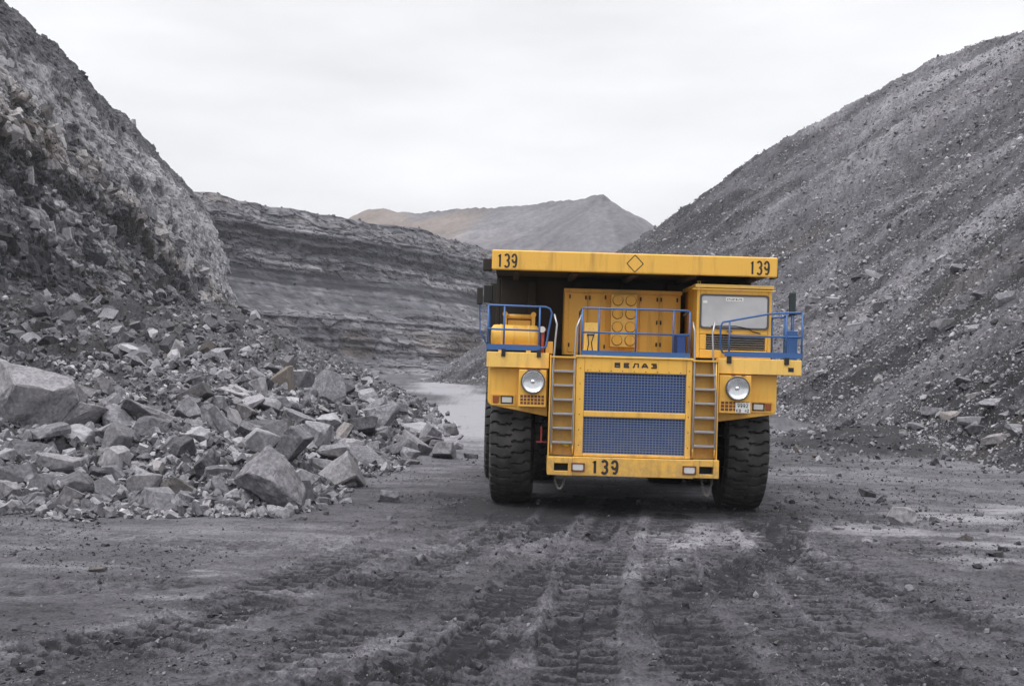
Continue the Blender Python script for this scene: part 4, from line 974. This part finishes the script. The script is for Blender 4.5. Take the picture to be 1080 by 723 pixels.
HANDR = [
 (915, 521, 14, 8, 14, .02, .0, 'slab', 'black pointed stone on the road right of the truck', GG),
 (952, 548, 22, 17, 6, .72, .06, 'round', 'largest pale stone with dark underside on the right road edge', GG),
 (986, 549, 8, 5, 0, .20, .0, 'block', 'dark pebble right of the largest pale road stone', GG),
 (1020, 568, 13, 6, 6, .16, .10, 'block', 'dark brown stone on the pale dusty patch', GG),
 (1050, 585, 11, 6, 0, .10, .0, 'block', 'dark stone farthest right on the haul road', GG),
 (1058, 580, 8, 5, 0, .12, .0, 'block', 'small dark stone behind the farthest right road stone', GG),
 (925, 557, 6, 4, 0, .18, .0, 'block', 'tiny dark stone left of the largest pale road stone', GG),
 (915, 570, 9, 3, 0, .66, .0, 'slab', 'small pale flat stone left below the largest road stone', GG),
 (885, 557, 9, 3, 0, .60, .0, 'slab', 'thin pale chip nearest the truck right wheel', GG),
 (102, 601, 13, 6, 4, .26, .1, 'block', 'dark clod alone on the left foreground dust', GG),
 (410, 546, 6, 4, 0, .5, .0, 'block', 'small stone on the track below the lone pale rock', GG),
 (860, 316, 17, 5, 2, .72, .0, 'slab', 'flat pale slab on the slope beside the cab mirror', GR),
 (879, 319, 12, 9, 4, .72, .0, 'block', 'pale block right of the flat slab by the mirror', GR),
 (855, 325, 10, 6, -8, .68, .0, 'block', 'pale rock under the flat slab by the mirror', GR),
 (927, 324, 10, 7, 4, .30, .0, 'block', 'dark square rock on the slope above the mirror line', GR),
 (898, 366, 15, 5, -24, .40, .0, 'slab', 'narrow slab lying along the dark slope', GR),
 (866, 393, 9, 5, -14, .74, .0, 'slab', 'small bright rock near the truck deck edge', GR),
 (928, 400, 9, 7, 8, .70, .10, 'wedge', 'cream pointed rock low on the dark slope', GR),
 (855, 424, 13, 5, 0, .16, .0, 'slab', 'dark flat rock at the slope foot beside the truck', GR),
 (983, 434, 16, 8, 4, .62, .0, 'slab', 'grey slab left of the yellowish slab at the slope foot', GR),
 (1005, 438, 16, 8, -6, .78, .25, 'slab', 'yellowish slab at the slope foot', GR),
 (1027, 445, 23, 10, -4, .74, .0, 'slab', 'large pale slab right of the yellowish slab', GR),
 (1028, 454, 15, 10, 0, .22, .0, 'block', 'dark block under the large pale slab', GR),
 (1047, 425, 25, 8, -3, .72, .0, 'slab', 'long pale slab above the large pale slab', GR),
 (1053, 464, 23, 10, -8, .64, .1, 'wedge', 'tan pointed rock lowest on the right slope foot', GR),
 (965, 450, 15, 8, 0, .56, .0, 'block', 'rounded grey rock on the dirt bank', GR),
 (1026, 417, 13, 8, -26, .68, .1, 'slab', 'leaning pale rock highest of the slope foot cluster', GR),
 (1023, 472, 7, 5, 0, .72, .0, 'block', 'small pale stone on the dark dirt bank', GR),
 (1074, 454, 15, 10, 0, .64, .0, 'block', 'pale block at the right frame edge of the slope foot', GR),
 (997, 344, 19, 12, -18, .72, .05, 'block', 'biggest pale boulder in the middle of the right slope', GR),
 (1028, 346, 13, 6, -8, .72, .0, 'slab', 'flat pale rock right of the biggest slope boulder', GR),
 (1064, 314, 17, 10, -16, .62, .0, 'block', 'grey boulder high at the right edge of the slope', GR),
 (1012, 326, 11, 8, 0, .56, .0, 'block', 'grey rock above the biggest pale slope boulder', GR),
 (937, 316, 8, 6, 0, .62, .0, 'block', 'small pale rock above the dark square rock', GR)]
def make(px, py, w_, h_, roll, tone, och, shape, label, group, which):
    P, dist = cast(px, min(py + h_ * .35, 700), which)
    k = dist / 1160 * 1.12; W_, H_ = w_ * k, h_ * k; D_ = (W_ * .5 + H_ * .5) * rng.uniform(.8, 1.1)
    ca = abs(math.cos(R(roll))); sa = abs(math.sin(R(roll)))
    if shape == 'slab':
        big = max(W_, H_); 
        if W_ >= H_: a = W_ * 1.02; c = max(H_ - W_ * sa * .55, H_ * .45)
        else: a = W_ * .75; c = H_ * 1.05
        bm = hull_rock(rng, (a, D_, c), 4)
    elif shape == 'round': bm = hull_rock(rng, (W_ * 1.4, D_ * 1.4, H_ * 1.5), 34)
    elif shape == 'wedge': bm = hull_rock(rng, (W_ * 1.1, D_, H_ * 1.15), 9)
    else: bm = hull_rock(rng, (W_ * 1.05, D_, H_ * 1.08), 6)
    if shape == 'two':      # ridge facing the camera: two planes meet at an upright edge
        for n_, d_ in ((Vector((-.72, -.69, .1)).normalized(), .30), (Vector((.35, -.85, .4)).normalized(), .32)):
            r_ = bmesh.ops.bisect_plane(bm, geom=bm.verts[:] + bm.edges[:] + bm.faces[:], plane_co=n_ * d_ * W_, plane_no=n_, clear_outer=True)
            ed = [e_ for e_ in r_['geom_cut'] if isinstance(e_, bmesh.types.BMEdge)]
            if len(ed) > 2: bmesh.ops.contextual_create(bm, geom=ed)
    S_ = (W_ + H_) / 2
    weather(bm, S_, len(placed) + 1.3, 2 if w_ > 24 else 1)
    lz_ = P[2] + H_ * (.42 if shape == 'round' else .28)
    nm = 'boulder' if group != GG else 'stone'
    put_rock(bm, (P[0], P[1] + D_ * .25, lz_), tone * .9, och, nm, label, 'rock', group, (R(rng.uniform(-14, 14)), R(roll if not (shape == 'slab' and H_ > W_) else roll), R(rng.uniform(-25, 25))))
    placed.append((P[0], P[1] + D_ * .25, max(W_, D_) * .5, label, px, py, which))

# the huge split boulder: a tilted block with a pale top and two faces meeting in front
P, dist = cast(284, 540, 'L'); k = dist / 1160
bm = bmesh.new()
BV = [(-41, -8, -2), (-8, 6, 34), (8, 0, 22), (-23, -24, 8), (4, -27, 0), (34, -14, -25), (28, -12, -36), (10, 4, -36), (-25, 2, -12), (-26, 24, 10), (6, 26, 20), (30, 20, -8), (25, 22, -38), (-12, 22, -38)]
for a in BV: bm.verts.new((a[0] * k, a[1] * k, a[2] * k))
hull = bmesh.ops.convex_hull(bm, input=bm.verts[:]); bmesh.ops.delete(bm, geom=[v_ for v_ in bm.verts if not v_.link_faces], context='VERTS')
bmesh.ops.dissolve_limit(bm, angle_limit=R(7), verts=bm.verts[:], edges=bm.edges[:])
weather(bm, 75 * k * .8, 77, 3)
put_rock(bm, (P[0], P[1] + 16 * k, P[2] + 33 * k), .50, .02, 'boulder', 'huge split angular boulder standing at the front of the heap', 'rock', GL)
placed.append((P[0], P[1] + 16 * k, 36 * k, 'huge split angular boulder', 283, 505, 'L'))
for h_ in HAND: make(*h_, GL, 'L')
for h_ in HANDR: make(*h_, 'G' if h_[-1] == GG else 'R')

# the middle sized rocks of the heap, one object each, named after the marked rock they lie next to
SHORT = {'L': [], 'R': []}
def short(lb):
    return lb
marks = {'L': [(a[4], a[5], a[3]) for a in placed if a[6] == 'L'], 'R': [(a[4], a[5], a[3]) for a in placed if a[6] == 'R']}
NICK = {}
CUTS = (' to the right', ' tucked', ' below', ' under', ' lying', ' right of', ' left of', ' beside', ' between', ' beneath', ' at the', ' on the', ' just', ' near', ' with', ' perched', ' directly',
        ' above', ' behind', ' in front', ' in the', ' alone', ' against', ' touching', ' tipping', ' stacked', ' standing', ' farthest', ' low on', ' highest', ' lowest', ' at ')
def cut(lb):
    i_ = [lb.find(k_) for k_ in CUTS if lb.find(k_) > 8]
    return lb[:min(i_)] if i_ else lb
for q_ in placed:
    s_n = cut(q_[3])
    if sum(cut(z_[3]) == s_n for z_ in placed) > 1:
        s_n = ' '.join(q_[3].split()[:9])
        for bad in (' the', ' of', ' its', ' right', ' and', ' a', ' huge', ' split', ' pale', ' big', ' dark', ' faced', ' long', ' smooth', ' of', ' the'):
            if s_n.endswith(bad): s_n = s_n[:-len(bad)]
    NICK[q_[3]] = s_n
count = {}
def inside_left(px, py):
    top = np.interp(px, [0, 60, 130, 200, 250, 300, 380, 430, 470], [398, 400, 412, 405, 398, 385, 395, 425, 455]); bot = np.interp(px, [0, 230, 330, 400, 480], [534, 540, 530, 495, 484])
    return top < py < bot
def inside_right(px, py):
    return py < 470 and py > np.interp(px, [840, 1080], [320, 90]) and (px > 850) and py > 250
ORD = ['', 'second ', 'third ', 'fourth ', 'fifth ', 'sixth ', 'seventh ', 'eighth ', 'ninth ']
def generic(n, which, box, test, smin, smax):
    made = 0; tries = 0; cand = []
    while made < n and tries < 9000:
        tries += 1
        px, py = rng.uniform(*box[0]), rng.uniform(*box[1])
        if not test(px, py): continue
        P, dist = cast(px, py, which)
        sz_ = smin + (smax - smin) * rng.random() ** 1.8
        if which == 'R': sz_ *= dist / 60
        if any((P[0] - a[0]) ** 2 + (P[1] - a[1]) ** 2 < (a[2] * .75 + sz_ * .45) ** 2 for a in placed): continue
        el_ = rng.choice(['slab', 'block', 'wedge', 'slab'])
        dm = {'slab': (sz_ * 1.25, sz_ * .85, sz_ * .38), 'block': (sz_, sz_ * .8, sz_ * .75), 'wedge': (sz_ * 1.05, sz_ * .7, sz_ * .85)}[el_]
        bm = hull_rock(rng, dm, {'slab': 5, 'block': 6, 'wedge': 9}[el_]); weather(bm, sz_, rng.random() * 90, 1)
        tone = rng.choice([.22, .30, .40, .48, .56, .66, .76]); och = rng.choice([0, 0, 0, 0, .02, .05])
        o = put_rock(bm, (P[0], P[1], P[2] + dm[2] * rng.uniform(.15, .35)), tone, och, 'boulder', None, 'rock', GL if which == 'L' else GR,
                     (R(rng.uniform(-35, 35)), R(rng.uniform(-35, 35)), R(rng.uniform(0, 360))))
        placed.append((P[0], P[1], sz_ * .5, '', px, py, which))
        cand.append((o, px, py, tone, el_)); made += 1
    # describe each by the nearest marked rock, the side it lies on and its shade
    items = []
    for o, px, py, tone, el_ in cand:
        m_ = min(marks[which], key=lambda a: (a[0] - px) ** 2 + ((a[1] - py) * 1.3) ** 2)
        dx, dy = px - m_[0], (py - m_[1]) * 1.3
        side = ('right of' if dx > 0 else 'left of') if abs(dx) > abs(dy) else ('in front of' if dy > 0 else 'behind')
        shade = 'dark' if tone < .4 else ('pale' if tone > .54 else 'grey')
        items.append((NICK[m_[2]], side, shade, el_, math.hypot(dx, dy), o, m_[2]))
    groups = {}
    for it in items: groups.setdefault((it[6], it[1], it[2], it[3]), []).append(it)
    for its in groups.values():
        its.sort(key=lambda a: a[4])
        for i, it in enumerate(its):
            kind_ = {'slab': 'slab', 'block': 'block', 'wedge': 'wedge shaped rock'}[it[3]]
            it[5]['label'] = ' '.join(((ORD[i] + 'nearest ' if i else '') + '%s %s %s the %s' % (it[2], kind_, it[1], it[0])).split()[:16])
generic(178, 'L', ((0, 485), (384, 538)), inside_left, .38, 1.25)
generic(34, 'R', ((850, 1080), (250, 470)), inside_right, .35, .9)

# small debris past counting: every set is one mesh of many broken stones
PROTO = []
for i in range(14):
    bm = hull_rock(random.Random(100 + i), (1, random.Random(i).uniform(.6, .95), random.Random(i + 50).uniform(.3, .8)), 6)
    bmesh.ops.triangulate(bm, faces=bm.faces[:]); bm.verts.index_update()
    PROTO.append((np.array([v_.co[:] for v_ in bm.verts]), np.array([[v_.index for v_ in f.verts] for f in bm.faces]))); bm.free()
nr = np.random.default_rng(3)
def debris(name, X, Y, Z, S, tone, och, label, cat, sink=.2, tip=.16, parent=None, mat=None):
    vs, fs, at, ao = [], [], [], []; base = 0
    n = len(X); which = nr.integers(0, len(PROTO), n); A = nr.uniform(0, 2 * np.pi, (n, 3)); A[:, 0] *= tip; A[:, 1] *= tip
    for p_i, (pv, pf_) in enumerate(PROTO):
        ii = np.where(which == p_i)[0]
        if not len(ii): continue
        a, b, c = A[ii, 0], A[ii, 1], A[ii, 2]
        rx = np.stack([np.stack([np.ones_like(a), 0 * a, 0 * a], -1), np.stack([0 * a, np.cos(a), -np.sin(a)], -1), np.stack([0 * a, np.sin(a), np.cos(a)], -1)], -2)
        ry = np.stack([np.stack([np.cos(b), 0 * b, np.sin(b)], -1), np.stack([0 * b, np.ones_like(b), 0 * b], -1), np.stack([-np.sin(b), 0 * b, np.cos(b)], -1)], -2)
        rz = np.stack([np.stack([np.cos(c), -np.sin(c), 0 * c], -1), np.stack([np.sin(c), np.cos(c), 0 * c], -1), np.stack([0 * c, 0 * c, np.ones_like(c)], -1)], -2)
        Rm = rz @ ry @ rx
        V = np.einsum('nij,vj->nvi', Rm, pv) * S[ii][:, None, None]
        V = V + np.stack([X[ii], Y[ii], Z[ii] + S[ii] * sink], -1)[:, None, :]
        nv = len(pv); F = pf_[None] + (base + np.arange(len(ii)) * nv)[:, None, None]
        vs.append(V.reshape(-1, 3)); fs.append(F.reshape(-1, 3)); at.append(np.repeat(tone[ii], nv)); ao.append(np.repeat(och[ii], nv)); base += nv * len(ii)
    V = np.concatenate(vs); F = np.concatenate(fs)
    me = bpy.data.meshes.new(name); me.vertices.add(len(V)); me.vertices.foreach_set('co', V.reshape(-1).astype(np.float32))
    me.loops.add(len(F) * 3); me.loops.foreach_set('vertex_index', F.reshape(-1).astype(np.int32)); me.polygons.add(len(F)); me.polygons.foreach_set('loop_start', (np.arange(len(F)) * 3).astype(np.int32))
    for k_, v_ in (('tone', np.concatenate(at)), ('ochre', np.concatenate(ao))):
        a = me.attributes.new(k_, 'FLOAT', 'POINT'); a.data.foreach_set('value', v_.astype(np.float32))
    me.update(calc_edges=True); me.polygons.foreach_set('use_smooth', np.zeros(len(F), bool))
    return tag(link_mesh(name, me, mat or M['rock'], parent), label, cat, kind='stuff')
def sizes(n, lo, hi, p_): return lo * (1 - nr.random(n) * (1 - (lo / hi) ** p_)) ** (-1 / p_)
# left heap and talus
n = 48000
yy = 1 / nr.uniform(1 / 150., 1 / 20.5, n * 2); xx = yy * nr.uniform(-.62, .02, n * 2)
zz_, dd = left_z(xx, yy); dirtm = ss(.34, .5, fbm(xx * .09 + 5, yy * .07, 3, 61)) * ss(10, 15, dd) * ss(115, 90, yy)
kp = (dd > -.9 + nr.random(n * 2) * 1.2) & (nr.random(n * 2) > dirtm * .45)
xx, yy, zz_, dd = xx[kp][:n], yy[kp][:n], zz_[kp][:n], dd[kp][:n]
S = np.clip(sizes(len(xx), .085, .42, 1.4), .0, .44) * np.clip(yy / 40, .75, 1.35) * (1 - .42 * ss(11, 15, dd)) + .03 * ss(80, 120, yy)
# blocks that rolled down to the cliff foot
n3 = 4200; y3 = nr.uniform(46, 150, n3); x3 = -y3 * nr.uniform(.22, .60, n3); z3, d3 = left_z(x3, y3); k3 = d3 > 11; x3, y3, z3 = x3[k3], y3[k3], z3[k3]
t3 = nr.normal(.36, .22, len(x3)); S = np.concatenate([S, np.clip(sizes(len(x3), .22, 1.5, 1.8), 0, 1.4)])
dirtm = np.concatenate([dirtm[kp][:n], np.zeros(len(x3))]); xx, yy, zz_, dd = [np.concatenate(q_) for q_ in ((xx, x3), (yy, y3), (zz_, z3), (dd, d3[k3]))]; kp = np.ones(len(xx), bool); n = len(xx)
zz_ = np.maximum(zz_, ground_fn(xx, yy)[0])
debris('rubble', xx, yy, zz_, S, np.clip(nr.normal(.44, .2, len(xx)) - .10 * ss(11, 15, dd) - .18 * dirtm[kp][:n], .03, 1), np.where(nr.random(len(xx)) < .04, .08, 0), 'small broken grey rubble covering the left heap and talus', 'rubble')
# spoil slope
n = 75000
yy = np.concatenate([1 / nr.uniform(1 / 100., 1 / 28., n), nr.uniform(75, 215, n)]); xx = np.where(yy < 100, (yy + 6) * nr.uniform(.1, .56, 2 * n), (yy + 6) * nr.uniform(-.08, .52, 2 * n))
zz_, dd, stp, _ = spoil_z(xx, yy)
kp = (dd > -.5) & (dd < 112) & (nr.random(2 * n) > .55 * stp * ss(.45, .6, fbm(xx * .06, yy * .06, 3, 141)))
xx, yy, zz_ = xx[kp], yy[kp], zz_[kp]
S = sizes(len(xx), .085, .52, 2.3) * np.clip(yy / 95, .5, 1.25) * (1 - .55 * ss(70, 95, dd[kp]))
n2 = 5000; x2 = nr.uniform(10, 25, n2); y2 = nr.uniform(36, 64, n2)
kp = nr.random(n2) < np.exp(-(((x2 - 17) / 6.5) ** 2 + ((y2 - 50) / 9) ** 2)); x2, y2 = x2[kp], y2[kp]
z2 = np.maximum(spoil_z(x2, y2)[0], ground_fn(x2, y2)[0]); S2 = sizes(len(x2), .06, .45, 1.9)
xx, yy, zz_, S = [np.concatenate(q_) for q_ in ((xx, x2), (yy, y2), (zz_, z2), (S, S2))]
debris('scree', xx, yy, zz_, S, np.clip(nr.normal(.56, .2, len(xx)) - np.where(np.arange(len(xx)) >= len(xx) - len(x2), .25, 0), .05, 1), np.where(nr.random(len(xx)) < .05, .14, 0), 'small shale fragments scattered over the right spoil slope', 'scree')
# road gravel and clods
n = 60000
yy = 1 / nr.uniform(1 / 42., 1 / 8.6, n); xx = yy * nr.uniform(-.5, .52, n)
dens = fbm(xx * .5, yy * .5, 4, 151) + .16 * ss(4.5, 7.5, xx) * ss(14, 18, yy) - .08 * ss(3, -1, xx - 2) * ss(18, 24, yy)
kp = nr.random(n) < ss(.42, .66, dens) * .9 + .08
xx, yy = xx[kp], yy[kp]; zz_, gt_ = ground_fn(xx, yy)
S = sizes(len(xx), .014, .16, 2.3) * np.clip(yy / 18, .7, 1.5)
debris('gravel', xx, yy, zz_, S, np.where(nr.random(len(xx)) < .12, .5, nr.uniform(.0, .34, len(xx))), np.zeros(len(xx)), 'dark gravel and clods strewn over the haul road', 'gravel', .12)
# blocks that stand out of the two rock faces
def on_grid(P, n, pick):
    i = nr.integers(1, P.shape[0] - 1, n); j = nr.integers(1, P.shape[1] - 1, n)
    area = np.linalg.norm(np.cross(P[i + 1, j] - P[i, j], P[i, j + 1] - P[i, j]), axis=-1); k_ = pick[i, j] * area
    sel = nr.random(n) < k_ / np.percentile(k_, 99); return i[sel], j[sel]
i, j = on_grid(CLIFF_P, 95000, CLIFF_W)
p_ = CLIFF_P[i, j]; S = sizes(len(i), .30, 2.6, 2.0) * np.where(CLIFF_W[i, j] < .5, .6, 1)
debris('rock_block', p_[:, 0], p_[:, 1], p_[:, 2], S, np.clip(CLIFF_T[i, j] * .85 + nr.normal(.06, .24, len(i)), .0, 1), CLIFF_O[i, j] * .8, None, None, .0, .5, CLIFF_OBJ, M['cliff'])
i, j = on_grid(WALL_P, 45000, WALL_W)
p_ = WALL_P[i, j]; S = sizes(len(i), .5, 1.7, 2.3)
debris('rock_block', p_[:, 0], p_[:, 1], p_[:, 2], S, np.clip(WALL_T[i, j] + nr.normal(.06, .14, len(i)), .0, 1), WALL_O[i, j], None, None, .0, .2, WALL_OBJ, M['wall'])
# ------------------------------------------------------------------ haze
mh = bpy.data.materials.new('haze'); mh.use_nodes = True; t = mh.node_tree; t.nodes.clear()
o_ = N(t, 'ShaderNodeOutputMaterial'); v_ = N(t, 'ShaderNodeVolumePrincipled'); v_.inputs['Color'].default_value = (.86, .88, .95, 1); v_.inputs['Density'].default_value = .00024
t.links.new(v_.outputs[0], o_.inputs['Volume'])
hz_ = MB().box(-1400, 1400, -420, 1350, -4, 150).build('haze', mh); tag(hz_, 'thin pale dust haze filling the whole quarry', 'haze', kind='stuff')
